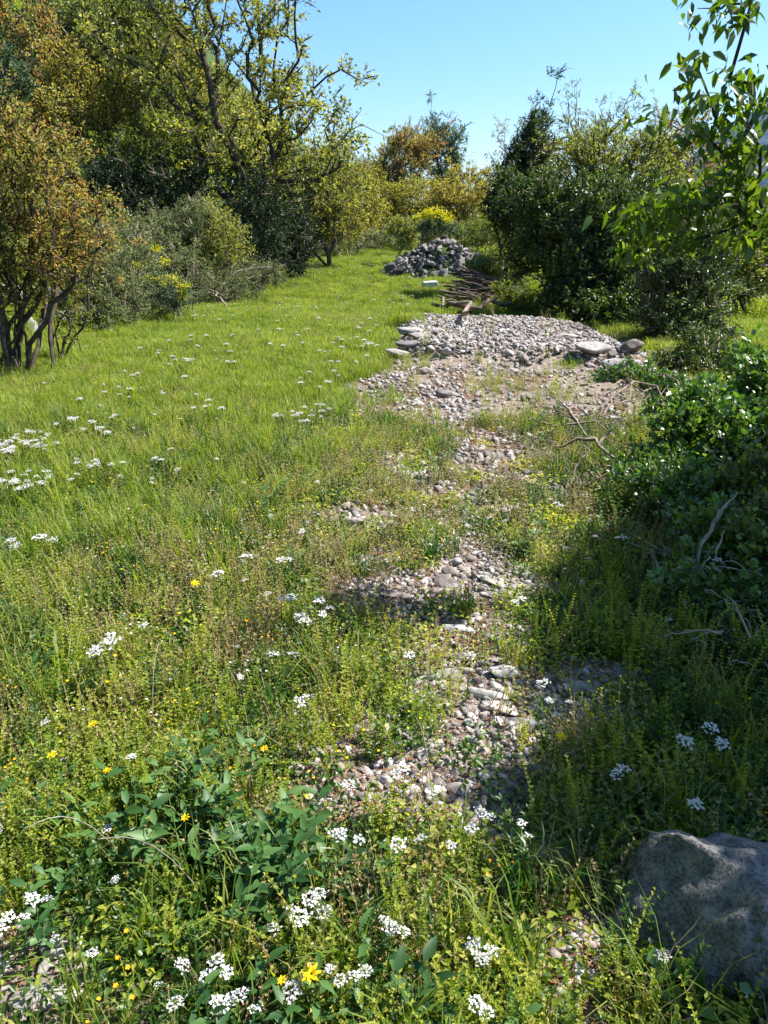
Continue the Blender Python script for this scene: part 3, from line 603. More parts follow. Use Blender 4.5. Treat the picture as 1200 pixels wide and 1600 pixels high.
x, y = near(5000); X1, Y1 = keep(x, y, vis(x, y)*(.15+.5*clump(x, y, 161, 3))); place('thatch', LIT0, X1, Y1, .6, 1.1, 'matted straw and dead leaves under the weeds', .08)
x, y = near(1500); pz = np.exp(-((x+.9)/.9)**2-((y-2.7)/1.7)**2); X1, Y1 = keep(x, y, vis(x, y)*(.08+.7*pz)*(1-.9*bareP(x, y))); place('tiny_yellow_blossom', YDOT, X1, Y1, .8, 1.2, 'tiny yellow and orange blossoms sprinkled through the weeds')
x, y = near(9000); X1, Y1 = keep(x, y, vis(x, y)*(1-.93*bareP(x, y))*(1-.4*sm(3, 4.5, y)*(1-meadow(x, y)))); place('low_ground_cover', COV, X1, Y1, .7, 1.5, 'low leafy ground cover between the weeds')
x, y = near(2600); pz = np.exp(-((x+.55)/.42)**2-((y-1.45)/.45)**2)+.08*np.exp(-((x-.0)/.5)**2-((y-1.2)/.4)**2); X1, Y1 = keep(x, y, (np.clip(pz, 0, 1)+.02)*(1-.9*bareP(x, y))); place('broad_leaved_weeds', BRD, X1, Y1, .7, 1.15, 'broad-leaved dark green herbs at the lower left')
x, y = near(9000, 9); b = bareP(x, y); X1, Y1 = keep(x, y, vis(x, y)*(.85*b+.05)*clump(x, y, 99, 1.4, .3, .5)); place('plant_litter', LIT, X1, Y1, .6, 1.1, 'brown dead leaves and straw on bare soil', .05)
# middle distance
x, y = pts_in(6500, -6.5, 8, 6.2, 15); b = bareP(x, y); X1, Y1 = keep(x, y, (.04+.96*np.maximum(meadow(x, y), sm(3.2, 4.2, x)))*(1-.97*b)); place('middle_grass', TUFT+PG[:1], X1, Y1, .55, .95, 'fine green grass of the middle meadow')
x, y = pts_in(7500, -3, 8, 6.2, 12); b = bareP(x, y); X1, Y1 = keep(x, y, (1-.85*meadow(x, y))*(1-.94*b)*(.08+.72*clump(x, y, 83, 1.3, .40, .58))); place('middle_weeds', SPK+SEED+BENT, X1, Y1, .45, .95, 'leafy weeds of the middle strip')
x, y = pts_in(8000, -8, 11, 9, 60); b = bareP(x, y); k = (y > 9)&(np.hypot((x-HEAP[0])/1.9, (y-HEAP[1])/1.7) > .95); X1, Y1 = keep(x, y, k*(1-b)*(.05+.9*np.maximum(meadow(x, y), np.maximum(sm(13, 15, y), sm(5, 6, x))))); place('far_grass', PG, X1, Y1, .6, .95, 'bright green grass of the far meadow')
x, y = pts_in(4200, -7, 9, 6.3, 16); b = bareP(x, y); X1, Y1 = keep(x, y, (1-b)*meadow(x, y)); place('middle_grass_patches', PG, X1, Y1, .5, .8, 'dense green grass of the middle meadow')
x, y = pts_in(900, .5, 9, 14, 40); X1, Y1 = keep(x, y, .6*(1-meadow(x, y))+.05); place('far_weeds', PW, X1, Y1, 1, 1.8, 'rough weeds under the far bushes')
x, y = pts_in(2600, -16, -4.2, 5, 40); X1, Y1 = keep(x, y, sm(.4, .55, fbm(x*.7, y*.7, 17, 3))); place('bank_weeds', PW+PG[:1], X1, Y1, .9, 1.7, 'rough grass and weeds on the left bank')
x, y = pts_in(2600, -60, -6, 30, 95); place('slope_scrub', PW, x, y, 3, 5.5, 'scrub and rough grass covering the slope')
x, y = pts_in(1500, -6, 2, 4.5, 16); X1, Y1 = keep(x, y, sm(.45, .6, fbm(x*.9, y*.9, 171, 3))*(1-bareP(x, y))); place('meadow_straw', SEED+BENT, X1, Y1, .7, 1.1, 'dry straw stalks in the meadow grass', .25)
# gravel
def gravel(name, n, x0, x1, y0, y1, s0, s1, fn, label, PEB=PEB):
    x, y = pts_in(n, x0, x1, y0, y1); x, y = keep(x, y, fn(x, y)); m = len(x); s = s0+(s1-s0)*rng.random(m)**3.2
    z = H(x, y)+s*.25; rot = rng.normal(size=(m, 3))*np.array([.4, .4, 3]); stuff(name, PEB, np.stack([x, y, z], 1), rot, s, rng.integers(0, len(PEB), m), label)
gravel('gravel', 44000, -1.2, 1.7, .9, 4.2, .004, .030, lambda x, y: sm(.35, .8, bare(x, y))*vis(x, y), 'fine pale gravel of the foreground', PEB+ANG)
gravel('middle_gravel', 32000, -1.5, 4.5, 4, 9, .006, .055, lambda x, y: np.maximum(sm(.3, .8, bare(x, y)), .22*(1-meadow(x, y))*sm(3.2, 2.4, x)), 'loose stones on bare soil in the strip', PEB[:4]+ANG)
gravel('rubble', 40000, -.2, 4.6, 8.4, 14.5, .007, .06, lambda x, y: sm(.3, .7, slab(x, y)), 'crushed pinkish rubble of the stone bed', ANG)
gravel('heap_rubble', 2600, -.4, 4.2, 22.4, 26.4, .04, .13, lambda x, y: (np.hypot((x-HEAP[0]-.1)/2.0, (y-HEAP[1])/1.7) < 1).astype(float), 'small rubble between the heap stones', HSM)


# ------------------------------------------------------------------ left side: shrubs, the big tree, the bank
B = base_at
tree('shrub', 'rusty-leaved shrub with many dark stems at the left edge of the meadow', 'shrub', B(25, 8.6),
     [ell(40, 250, 8.7, 85, 65), ell(95, 330, 8.5, 75, 55), ell(20, 385, 8.6, 80, 60), ell(95, 385, 8.4, 60, 45), ell(30, 450, 8.6, 45, 45, 1, .5), ell(-60, 300, 8.8, 80, 110)],
     620, 50, .036, .11, 'rust', 'bark', .0042, .045, nb=13, bs=.16, seg=.18, wig=.14)
tree('shrub', 'dark-stemmed leafless-based shrub just right of the rusty shrub', 'shrub', B(105, 9.4), [ell(110, 400, 9.5, 45, 60), ell(95, 470, 9.4, 30, 50)], 70, 30, .032, .09, 'rust', 'bark', .004, .03, nb=6, bs=.12, seg=.18)
tree('bush', 'silvery green bramble bush standing at the meadow edge beside the rusty shrub', 'bush', B(155, 12.2), [ell(150, 440, 12.3, 48, 70), ell(165, 495, 12.1, 38, 35), ell(195, 470, 12.6, 35, 45)], 380, 55, .036, .10, 'silver', 'twig', .004, .03, nb=9, bs=.2, seg=.2)
tree('bush', 'olive bush with dry twigs behind the silvery bramble on the bank', 'bush', B(105, 13.5), [ell(100, 430, 13.6, 55, 45), ell(60, 455, 13.4, 40, 35)], 180, 45, .04, .12, 'olive', 'twig', .004, .03, nb=7, bs=.2)
tree('bush', 'grey-green bramble bush right of the silvery bramble at the grass edge', 'bush', B(230, 14.5), [ell(215, 440, 14.7, 50, 55), ell(250, 470, 14.3, 50, 28), ell(200, 395, 15.2, 45, 45)], 380, 60, .036, .12, 'silver', 'twig', .004, .03, nb=10, bs=.35)
tree('bush', 'low pale bramble mound spilling onto the grass under the dark thicket', 'bush', B(335, 16.5), [ell(330, 455, 16.6, 60, 24), ell(390, 430, 17.5, 45, 20)], 260, 55, .038, .11, 'silver', 'twig', .004, .02, nb=10, bs=.5)
tree('bush', 'mid green bush in front of the dark thicket left of centre', 'bush', B(345, 17.5), [ell(345, 380, 17.8, 42, 60), ell(300, 400, 17.6, 45, 40)], 300, 60, .04, .13, 'olive', 'bark', .004, .03, nb=6, bs=.3)
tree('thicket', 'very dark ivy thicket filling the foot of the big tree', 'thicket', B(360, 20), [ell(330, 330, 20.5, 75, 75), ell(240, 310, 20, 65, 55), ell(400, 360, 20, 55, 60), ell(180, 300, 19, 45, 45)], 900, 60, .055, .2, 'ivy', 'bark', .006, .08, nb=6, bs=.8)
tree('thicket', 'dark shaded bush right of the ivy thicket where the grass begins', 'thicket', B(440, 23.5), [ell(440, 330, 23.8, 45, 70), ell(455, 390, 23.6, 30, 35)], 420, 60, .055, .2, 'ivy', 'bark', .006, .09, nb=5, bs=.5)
tree('tree', 'big spreading tree with crooked dark limbs and sparse yellow-green leaves', 'tree', B(385, 22),
     [ell(290, 60, 21.5, 105, 80), ell(400, 90, 22, 100, 85), ell(475, 175, 22, 80, 75), ell(535, 215, 22, 45, 45, 1, .8), ell(205, 110, 21, 70, 70), ell(375, 220, 21.5, 110, 70), ell(460, 280, 22, 70, 50), ell(280, 190, 20.8, 70, 50), ell(330, -40, 22, 130, 60)],
     540, 40, .095, .24, 'walnut', 'bark', .0105, .30, nb=1, seg=.5, wig=.42, surf=.3, along=3500, thick=1.15)
tree('tree', 'gold-green young oak between the big tree and the far bushes', 'tree', B(500, 27), [ell(505, 290, 27.3, 55, 65), ell(545, 330, 27.5, 35, 45), ell(460, 300, 27, 40, 45)], 420, 55, .075, .22, 'oakgold', 'bark', .006, .12, nb=2, bs=.3, seg=.4)
tree('bush', 'yellow-green low bush at the far left corner of the grass', 'bush', B(520, 33), [ell(520, 365, 33.5, 40, 26)], 160, 50, .06, .2, 'olive', 'twig', .005, .05, nb=6, bs=.6)
tree('tree', 'olive brown tree high on the bank with a curved dark trunk', 'tree', B(150, 21), [ell(140, 160, 21.2, 75, 60), ell(90, 200, 21, 50, 45), ell(190, 190, 21.2, 45, 45)], 420, 50, .07, .24, 'oakgold', 'bark', .007, .13, nb=2, bs=.2, seg=.4, wig=.3, surf=.3)
tree('bush', 'light green feathery bush under the big tree limbs', 'bush', B(250, 19.5), [ell(235, 235, 20, 55, 38), ell(190, 255, 20, 40, 25)], 220, 55, .05, .2, 'lime', 'bark', .005, .05, nb=5, bs=.3)
tree('tree', 'leafy green tree behind the brown tree near the top of the slope', 'tree', B(190, 27), [ell(180, 60, 27, 85, 60), ell(120, 90, 27, 60, 50), ell(205, 15, 27, 45, 55)], 460, 55, .09, .3, 'olive', 'bark', .008, .16, nb=2, bs=.3, seg=.5, surf=.35)
tree('tree', 'reddish brown tree at the upper left against the slope', 'tree', B(55, 24), [ell(55, 110, 24, 55, 75), ell(20, 190, 23.5, 45, 45)], 360, 50, .075, .25, 'rust', 'bark', .007, .12, nb=2, bs=.3, seg=.5)
tree('tree', 'dark green pine-like tree at the upper left edge', 'tree', B(10, 19), [ell(8, 130, 19, 40, 55), ell(-40, 200, 19, 60, 60)], 260, 60, .06, .18, 'bluegreen', 'bark', .006, .1, nb=1, seg=.4)
tree('bush', 'dense green shrub filling the bank between the rusty shrub and the outcrop', 'bush', B(60, 15.5), [ell(60, 380, 15.6, 75, 60), ell(10, 330, 15.8, 55, 60), ell(130, 350, 15.8, 50, 45), ell(0, 420, 14, 60, 40)], 520, 50, .05, .16, 'olive', 'bark', .005, .05, nb=8, bs=.6)
tree('bush', 'dusky bramble above the grass between the grey bramble and the ivy thicket', 'bush', B(280, 16.2), [ell(275, 430, 16.2, 45, 45), ell(240, 370, 16.8, 50, 40), ell(300, 350, 17.5, 45, 40)], 380, 50, .045, .13, 'silver', 'twig', .004, .03, nb=8, bs=.4)
# spurge with yellow heads on the bank
def heads(px_list, Y, size):
    def f(root, base, T, g):
        for px, py in px_list:
            c = at_y(px, py, Y)-base; mb = MB(); n = 70; P = c+g.normal(size=(n, 3))*size*np.array([1, 1, .6])
            leaves(mb, P, rdir(n, .6, g), rdir(n, 3, g), size*.55, size*.45, g.random(n), 'rhomb', .1); link('flower_head', mb.mesh('flower_head', M['euphorbia']), root)
    return f
tree('spurge_plant', 'spurge with yellow-green flower heads among brambles on the left bank', 'plant', B(262, 13.3), [ell(262, 455, 13.3, 38, 22)], 90, 40, .04, .08, 'bluegreen', 'twig', .003, .012, nb=12, bs=.25,
     extra=heads([(245, 388), (258, 409), (220, 415), (234, 435), (246, 437), (258, 444), (268, 434), (276, 444), (284, 456), (290, 446), (283, 466)], 13.1, .055))
tree('spurge_plant', 'rounded spurge with yellow heads on top of the far stone heap', 'plant', B(678, 25.2), [ell(678, 357, 25.3, 26, 12)], 110, 45, .05, .10, 'bluegreen', 'twig', .004, .015, nb=14, bs=.3,
     extra=heads([(655, 340), (664, 333), (672, 330), (680, 334), (688, 331), (696, 336), (702, 344), (668, 340), (684, 342), (692, 346)], 25.0, .11))
# rocks on the bank
def outcrop(name, px, py, Y, wpx, label, sc, me=0):
    return put_px(name, BIG[me], px, py, wpx, label, 'rock', sc=sc, tilt=.4, sink=.3)
outcrop('rock', 105, 505, 11.2, 75, 'pinkish rock face low on the bank behind the dark stems', (1, .6, .8), 0)
outcrop('rock', 50, 520, 10.8, 60, 'pale broken rock among the stems of the rusty shrub', (1, .6, .9), 3)
outcrop('rock', 70, 470, 12.0, 80, 'grey rock higher on the bank behind the rusty shrub', (1, .7, .8), 5)
outcrop('rock', 15, 470, 11.5, 70, 'pinkish rock seen between the stems at the left edge', (1, .7, 1), 2)
outcrop('rock', 160, 258, 17.2, 70, 'grey outcrop showing above the ivy on the bank', (1, .7, .8), 1)
outcrop('rock', 185, 290, 16.6, 60, 'small grey outcrop below the higher outcrop on the bank', (1, .7, 1), 7)
outcrop('rock', 612, 356, 33, 30, 'pale rock among the far low brambles left of the heap', (1, .7, .6), 4)
outcrop('rock', 712, 352, 27, 26, 'pale rock right behind the spurge of the heap', (1, .7, 1.2), 6)
# cliff at the very top left
def cliff():
    mb = MB(); n = 90; uu, vv = np.meshgrid(np.linspace(0, 1, n), np.linspace(0, 1, n))
    x = -78+44*uu; y = 66+16*uu+12*vv+5*(fbm(uu*6, vv*6, 5, 4)-.5)-3*noise2(uu*9, vv*5, 8); z = H(x, np.full_like(x, 72.))-4+30*vv*(1-.75*uu)+4*(fbm(uu*8, vv*8, 19, 4)-.5)
    i = (np.arange(n-1)[:, None]*n+np.arange(n-1)[None, :]).ravel(); mb.add(np.stack([x, y, z], -1).reshape(-1, 3), np.stack([i, i+1, i+n+1, i+n], -1))
    tag(link('cliff', mb.mesh('cliff', M['cliff'], True)), kind='structure', label='grey rock cliff above the wooded slope')
cliff()
# shrubs of the slope and of the far ground: a few kinds, copied
KINDS = []
for kk, (mt, lab, leafs) in enumerate([('olive', 'olive green rounded shrub on the wooded slope at the left', .11), ('oakgold', 'gold-green rounded shrub on the wooded slope at the left', .11), ('rust', 'rusty brown rounded shrub on the wooded slope at the left', .10), ('laurel', 'dark evergreen rounded shrub on the wooded slope at the left', .10), ('lime', 'light green rounded shrub on the wooded slope at the left', .10)]):
    xx, yy = [(-14, 34), (-20, 40), (-24, 50), (-17, 46), (-28, 42)][kk]; b = np.array([xx, yy, float(H(xx, yy))])
    KINDS.append(tree('slope_shrub', lab, 'shrub', b, [(b+[0, 0, 1.7], np.array([1.7, 1.7, 1.5]), 1), (b+[.9, .3, 1.2], np.array([1.2, 1.2, 1.0]), 1), (b+[-1, -.2, 1.1], np.array([1.1, 1.1, .9]), 1)], 190, 48, leafs, .26, mt, 'bark', .008, .1, nb=4, bs=.3, group=lab.split(' on')[0].replace('shrub', 'shrubs')+' of the slope', seed=500+kk, seg=.4))
rs = random.Random(5); placed = [(k.location.x, k.location.y) for k in KINDS]; cnt = 0
while cnt < 120:
    y = rs.uniform(24, 95); x = -rs.uniform(6, 14+.75*y)
    if min((x-a)**2+(y-b)**2 for a, b in placed) < 4.5: continue
    pq = project(x, y, float(H(x, y))+3.2)
    if 235 < pq[0] < 600 and pq[1] < 85: continue
    placed.append((x, y)); cnt += 1; s = rs.uniform(.7, 1.35)*(1+max(0, y-40)/90)
    k = KINDS[rs.choices(range(5), [4, 3, 2, 2, 3])[0]]; dup(k, (x, y, float(H(x, y))-.1), rs.uniform(0, 6.28), (s, s, s*rs.uniform(.8, 1.25)))

# ------------------------------------------------------------------ far centre
tree('tree', 'orange-brown young oak in the far centre against the sky', 'tree', B(625, 44), [ell(625, 255, 44, 40, 42), ell(600, 290, 44, 32, 30), ell(655, 230, 44, 25, 22)], 420, 45, .10, .3, 'rust', 'bark', .007, .12, nb=3, bs=.4, seg=.6, surf=.3)
tree('tree', 'thin gold-green tree top beside the bluish tree in the far centre', 'tree', B(660, 47), [ell(655, 225, 47, 40, 22), ell(640, 260, 47, 40, 30)], 170, 30, .10, .3, 'wisp', 'bark', .006, .1, nb=3, bs=.4, seg=.6, surf=.3)
tree('tree', 'bluish green feathery tree standing above the far bushes', 'tree', B(700, 46), [ell(690, 240, 46, 22, 45), ell(712, 235, 46, 12, 45), ell(698, 290, 46, 22, 25)], 300, 45, .10, .28, 'bluegreen', 'bark', .007, .12, nb=2, bs=.2, seg=.6, surf=.25)
tree('bush', 'orange-tinged bush below the bluish tree', 'bush', B(655, 40), [ell(650, 305, 40, 45, 28), ell(610, 315, 40, 30, 25)], 300, 45, .09, .25, 'oakgold', 'bark', .006, .08, nb=4, bs=.5, seg=.5)
tree('bush', 'wide yellow-green bush at the far end right of the heap', 'bush', B(725, 38), [ell(725, 300, 38, 48, 26), ell(750, 325, 37, 35, 30), ell(700, 325, 38, 35, 22)], 380, 50, .085, .25, 'oakgold', 'bark', .006, .08, nb=5, bs=.6, seg=.5)
tree('bush', 'yellow bush at the far end left of the heap', 'bush', B(572, 38), [ell(570, 330, 38, 38, 32), ell(560, 290, 39, 30, 30)], 300, 50, .085, .25, 'oakgold', 'bark', .006, .08, nb=5, bs=.5, seg=.5)
tree('bush', 'pale olive bush behind the gold oak at the far end', 'bush', B(575, 45), [ell(570, 285, 46, 45, 30), ell(540, 300, 45, 40, 30)], 300, 45, .09, .3, 'olive', 'bark', .006, .08, nb=5, bs=.5, seg=.5)
tree('bush', 'grey-green bramble mound at the end of the grass left of the heap', 'bush', B(560, 35), [ell(555, 372, 35, 42, 15), ell(600, 372, 34, 25, 14)], 220, 50, .06, .18, 'silver', 'twig', .004, .03, nb=8, bs=.8)
tree('bush', 'green weeds and brambles behind the heap on its left', 'bush', B(630, 29), [ell(632, 358, 29, 24, 16)], 120, 50, .06, .14, 'olive', 'twig', .004, .02, nb=6, bs=.4)
tree('bush', 'light green rank weeds right behind the heap', 'bush', B(742, 27), [ell(745, 365, 27, 32, 24), ell(775, 355, 25, 25, 28)], 220, 50, .055, .14, 'lime', 'twig', .004, .02, nb=9, bs=.6)
for px, Yd, lab, mt in [(800, 50, 'green bush behind the tall dark bush at the far right', 'olive'), (480, 48, 'dull green bush behind the gold oak', 'olive'), (1120, 34, 'olive bush beyond the right-hand lawn', 'olive'), (1190, 30, 'gold-green bush beyond the right-hand lawn', 'oakgold'), (1010, 36, 'rusty bush half hidden behind the dark bushes', 'rust')]:
    tree('bush', lab, 'bush', B(px, Yd), [(B(px, Yd)+[0, 0, 1.3], np.array([1.9, 1.6, 1.3]), 1)], 240, 50, .09, .25, mt, 'bark', .006, .08, nb=4, bs=.5, seg=.5)

cnt = 0
while cnt < 34:
    y = rs.uniform(41, 62); x = rs.uniform(-9, 16)
    if min((x-a)**2+(y-b)**2 for a, b in placed) < 3.2: continue
    placed.append((x, y)); cnt += 1; s = rs.uniform(.55, 1.0); q_ = rs.choices(range(5), [4, 3, 1.5, 1, 3])[0]; k = KINDS[q_]
    dup(k, (x, y, float(H(x, y))-.1), rs.uniform(0, 6.28), (s*1.2, s*1.2, s*rs.uniform(.8, 1.2)), k['label'].replace('on the wooded slope at the left', 'in the scrub at the far end of the meadow'), k['group'].replace('of the slope', 'of the far scrub'))

# ------------------------------------------------------------------ right side: dark bushes, wispy tops, rubble bed surroundings
tree('bush', 'tall dark evergreen bush at the left end of the right-hand thicket', 'bush', B(800, 19), [ell(800, 290, 19, 34, 62), ell(835, 240, 19, 26, 55), ell(790, 330, 18.5, 30, 40), ell(850, 180, 19, 12, 25, 1, .6)], 560, 55, .05, .15, 'laurel', 'bark', .005, .07, nb=4, bs=.4, surf=.3)
tree('bush', 'largest dark glossy-leaved bush above the rubble bed', 'bush', B(900, 14.2), [ell(890, 390, 14, 75, 70), ell(930, 330, 14, 75, 60), ell(960, 430, 13.8, 70, 75), ell(885, 440, 13.6, 34, 45), ell(1000, 350, 14.2, 55, 55), ell(855, 330, 14.4, 50, 55), ell(945, 480, 13.2, 65, 35)], 1300, 55, .062, .16, 'laurel', 'bark', .0045, .06, nb=9, bs=.6, surf=.45)
tree('bush', 'yellow-olive bush rising behind the largest dark bush', 'bush', B(950, 17.5), [ell(950, 250, 17.8, 65, 45), ell(900, 270, 17.6, 45, 50), ell(1010, 260, 17.6, 50, 45), ell(960, 300, 17.5, 80, 45)], 620, 50, .05, .16, 'olive', 'bark', .005, .07, nb=6, bs=.5, surf=.35)
tree('bush', 'brown-leaved thin bush behind the cherry twigs', 'bush', B(1070, 18), [ell(1055, 225, 18, 40, 50), ell(1100, 270, 18, 45, 50)], 230, 40, .05, .18, 'rust', 'twig', .005, .05, nb=5, bs=.4, surf=.3)
tree('bush', 'dark small-leaved bush at the right end of the rubble bed', 'bush', B(1090, 11.2), [ell(1080, 470, 11.3, 55, 70), ell(1060, 400, 11.6, 50, 50), ell(1100, 560, 10.8, 45, 40), ell(1040, 530, 11, 30, 50), ell(1110, 420, 11.5, 45, 60), ell(1050, 480, 11.3, 45, 60)], 800, 50, .045, .13, 'laurel', 'twig', .0038, .035, nb=9, bs=.35, surf=.35)
def wisps(px0, px1, top, Y, n, lab, name='sapling'):
    tree(name, lab, 'tree', B((px0+px1)/2, Y), [ell(px0+(px1-px0)*(k+.5)/n, top+30*(k % 2), Y, 14, 45) for k in range(n)], 42*n, 10, .05, .10, 'wisp', 'twig', .004, .05, nb=n, bs=.8, surf=.2, seg=.4, wig=.08)
wisps(770, 850, 220, 24, 3, 'pale wispy sapling with tiny leaves left of the dark bush tops')
wisps(880, 1000, 185, 20, 5, 'tall wispy sapling with pale twigs above the olive bush')
wisps(1010, 1080, 205, 22, 3, 'thin pale sapling near the cherry twig tips')
tree('bush', 'mid green leafy bush closing the view right of the dark small-leaved bush', 'bush', B(1165, 15.5), [ell(1160, 400, 15.5, 55, 45), ell(1190, 430, 15, 45, 40), ell(1120, 350, 16, 40, 45)], 360, 45, .055, .16, 'olive', 'bark', .004, .03, nb=7, bs=.4, surf=.35)
tree('bush', 'rank yellow-green herb clump at the foot of the dark bush', 'plant', B(800, 15.2), [ell(800, 478, 15, 30, 26), ell(825, 485, 14.8, 22, 18)], 160, 50, .045, .08, 'lime', 'twig', .003, .01, nb=20, bs=.3, up=.1)
tree('bush', 'green bramble tangle above the pile of cut branches', 'bush', B(790, 19), [ell(790, 425, 18.6, 38, 22), ell(760, 415, 19, 22, 14)], 220, 50, .045, .12, 'olive', 'twig', .004, .02, nb=8, bs=.5)
tree('bramble', 'fresh green bramble mound with large shiny leaves at the right edge', 'bush', B(1150, 6.6), [ell(1150, 650, 6.6, 70, 45), ell(1120, 715, 6.0, 75, 32), ell(1190, 610, 7, 50, 45), ell(1220, 740, 5.8, 60, 50)], 420, 34, .055, .10, 'bramble', 'twig', .003, .014, nb=14, bs=.5, shape='oval', wide=.7, surf=.4)
tree('bramble', 'bramble runners with bright leaves between the path and the right edge', 'bush', B(1010, 6.2), [ell(1040, 740, 5.6, 65, 22), ell(990, 600, 8.2, 40, 22), ell(1040, 620, 7.6, 40, 25)], 200, 30, .045, .09, 'bramble', 'twig', .003, .01, nb=12, bs=.5, shape='oval', wide=.7)
tree('bramble', 'tall leafy bramble bank with sunlit shiny leaves rising at the right edge', 'bush', B(1150, 5.0), [ell(1120, 680, 4.9, 75, 50), ell(1190, 640, 5.0, 55, 60), ell(1045, 725, 4.8, 45, 28), ell(1200, 730, 4.6, 60, 60)], 520, 34, .045, .085, 'bramble', 'twig', .0028, .012, nb=12, bs=.4, shape='oval', wide=.65, surf=.4)
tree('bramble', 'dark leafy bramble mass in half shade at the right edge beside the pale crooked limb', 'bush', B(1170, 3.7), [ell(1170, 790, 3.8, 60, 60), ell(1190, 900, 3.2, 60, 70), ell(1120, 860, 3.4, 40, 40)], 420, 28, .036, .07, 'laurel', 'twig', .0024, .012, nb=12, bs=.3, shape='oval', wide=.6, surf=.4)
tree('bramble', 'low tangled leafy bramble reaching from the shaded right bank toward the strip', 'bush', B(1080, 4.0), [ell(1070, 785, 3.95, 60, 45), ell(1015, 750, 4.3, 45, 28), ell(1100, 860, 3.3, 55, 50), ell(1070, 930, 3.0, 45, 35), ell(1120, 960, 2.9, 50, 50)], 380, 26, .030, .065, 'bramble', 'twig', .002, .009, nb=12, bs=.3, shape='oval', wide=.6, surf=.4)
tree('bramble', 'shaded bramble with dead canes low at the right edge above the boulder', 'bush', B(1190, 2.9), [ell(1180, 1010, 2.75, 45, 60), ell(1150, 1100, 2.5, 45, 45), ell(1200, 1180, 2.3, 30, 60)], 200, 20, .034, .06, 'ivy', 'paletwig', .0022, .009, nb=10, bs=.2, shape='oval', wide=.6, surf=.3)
tree('bramble', 'upright leafy shrub standing before the right-hand lawn', 'bush', B(1110, 8.9), [ell(1095, 575, 8.9, 45, 50), ell(1150, 615, 8.5, 50, 30), ell(1060, 600, 9, 30, 30)], 330, 36, .042, .11, 'laurel', 'twig', .003, .014, nb=9, bs=.3)
# ivy at the foot of the boulder
tree('ivy', 'broad green ivy leaves at the foot of the large boulder', 'plant', G(1120, 1590)+np.array([0, -.02, 0]), [(G(1130, 1585)+[0, 0, .05], np.array([.17, .05, .04]), 1), (G(1030, 1570)+[0, 0, .05], np.array([.06, .06, .04]), 1)], 60, 3, .034, .03, 'bramble', 'twig', .0012, .004, nb=3, bs=.05, shape='oval', wide=.85, seg=.05, wig=.05)
for px, py, wpx, lab, k in [(1150, 462, 42, 'grey rock beyond the right-hand lawn', 1), (1185, 470, 36, 'small grey rock at the far right edge of the lawn', 3), (1120, 468, 26, 'dark brown stone left of the rocks beyond the lawn', 5)]:
    put_px('rock', BIG[k], px, py, wpx, lab, 'rock', sc=(1, .8, .6))

# ------------------------------------------------------------------ the cherry tree on the right, its trunk outside the picture
def cherry():
    base = np.array([4.9, 3.8, float(H(4.9, 3.8))]); g = np.random.default_rng(88)
    root = bpy.data.objects.new('cherry_tree', None); COL.objects.link(root); root.location = base; tag(root, 'cherry tree reaching in from the right with drooping backlit leaves', 'tree')
    vis_e = [(1150, 14, 58, 16, 3.9), (1105, 6, 26, 10, 3.9), (1085, 85, 6, 10, 3.8), (1065, 120, 6, 10, 3.8), (1018, 178, 7, 7, 3.75), (1120, 175, 45, 22, 4), (1180, 165, 30, 22, 4), (1100, 215, 28, 16, 4), (1170, 240, 45, 25, 4.1),
             (1060, 320, 65, 26, 4.2), (1140, 290, 55, 35, 4.2), (1010, 345, 40, 26, 4.3), (1170, 350, 50, 32, 4.2), (985, 385, 26, 24, 4.4), (1060, 375, 30, 18, 4.3), (1170, 110, 35, 18, 4)]
    E = [ell(px, py, Y*.76, rx, ry, 1.0, .8+rx*ry/1500) for px, py, rx, ry, Y in vis_e]
    wv = np.array([e[2] for e in E]); T = []
    for e, q in zip(E, vis_e): n = max(1, int(q[2]*q[3]/(115 if q[1] > 200 else 150))); T.append(sample_ells([e], n, .2, g))
    SH = [((4.65, 2.7, 3.1), (1.65, 2.1, .8), 1), ((3.75, 2.0, 2.9), (.65, 1.2, .35), 1.6), ((2.75, 2.1, 2.85), (.27, .28, .2), 2.5), ((3.2, 1.45, 2.8), (.5, .55, .3), 1.2), ((3.35, 2.9, 3.0), (.35, .8, .3), 1.3)]
    SH = [(np.array(a), np.array(b), c) for a, b, c in SH]
    nvis = sum(len(t_) for t_ in T); T.append(sample_ells(SH, 5200, .3, g)); T = np.concatenate(T)
    A, rad, chains, T = grow([base+[0, 0, -.2], base+[-.25, -.05, 1.25]], T, .0024, .055, .16, .16, .25, g)
    tr = MB(); tube(tr, np.array([[0, 0, -.2], [-.05, 0, .5], [-.12, -.03, 1.0], [-.27, -.05, 1.6]]), [.16, .13, .115, .10], 10); link('trunk', tr.mesh('trunk', M['bark'], True), root)
    link('branches', skeleton_mesh('branches', A-base, rad, chains, M['bark'], 5), root)
    nv_ = np.array([project(*t_)[0] < 1215 and t_[1] < 3.7 and t_[2] < 2.75 for t_ in T]); T = np.concatenate([T[nv_], T[~nv_]]); nvis = int(nv_.sum())*14; mb = MB(); per = 14; n = len(T)*per; ti = np.repeat(np.arange(len(T)), per)
    P = T[ti]-base+g.normal(size=(n, 3))*np.array([.045, .045, .03]); D = np.stack([g.normal(size=n)*.6, g.normal(size=n)*.6, -.55+.35*g.normal(size=n)], 1)
    s = (.05+.04*g.random(n))*np.where(np.arange(n) < nvis, .78, 1.2); leaves(mb, P, D+.5*rdir(n, 0, g), rdir(n, .9, g), s, s*(.34+.14*g.random(n)), np.clip(.4*np.repeat(g.random(len(T)), per)+.6*g.random(n), 0, 1), 'oval', .3)
    link('crown', mb.mesh('crown', M['cherry']), root)
cherry()

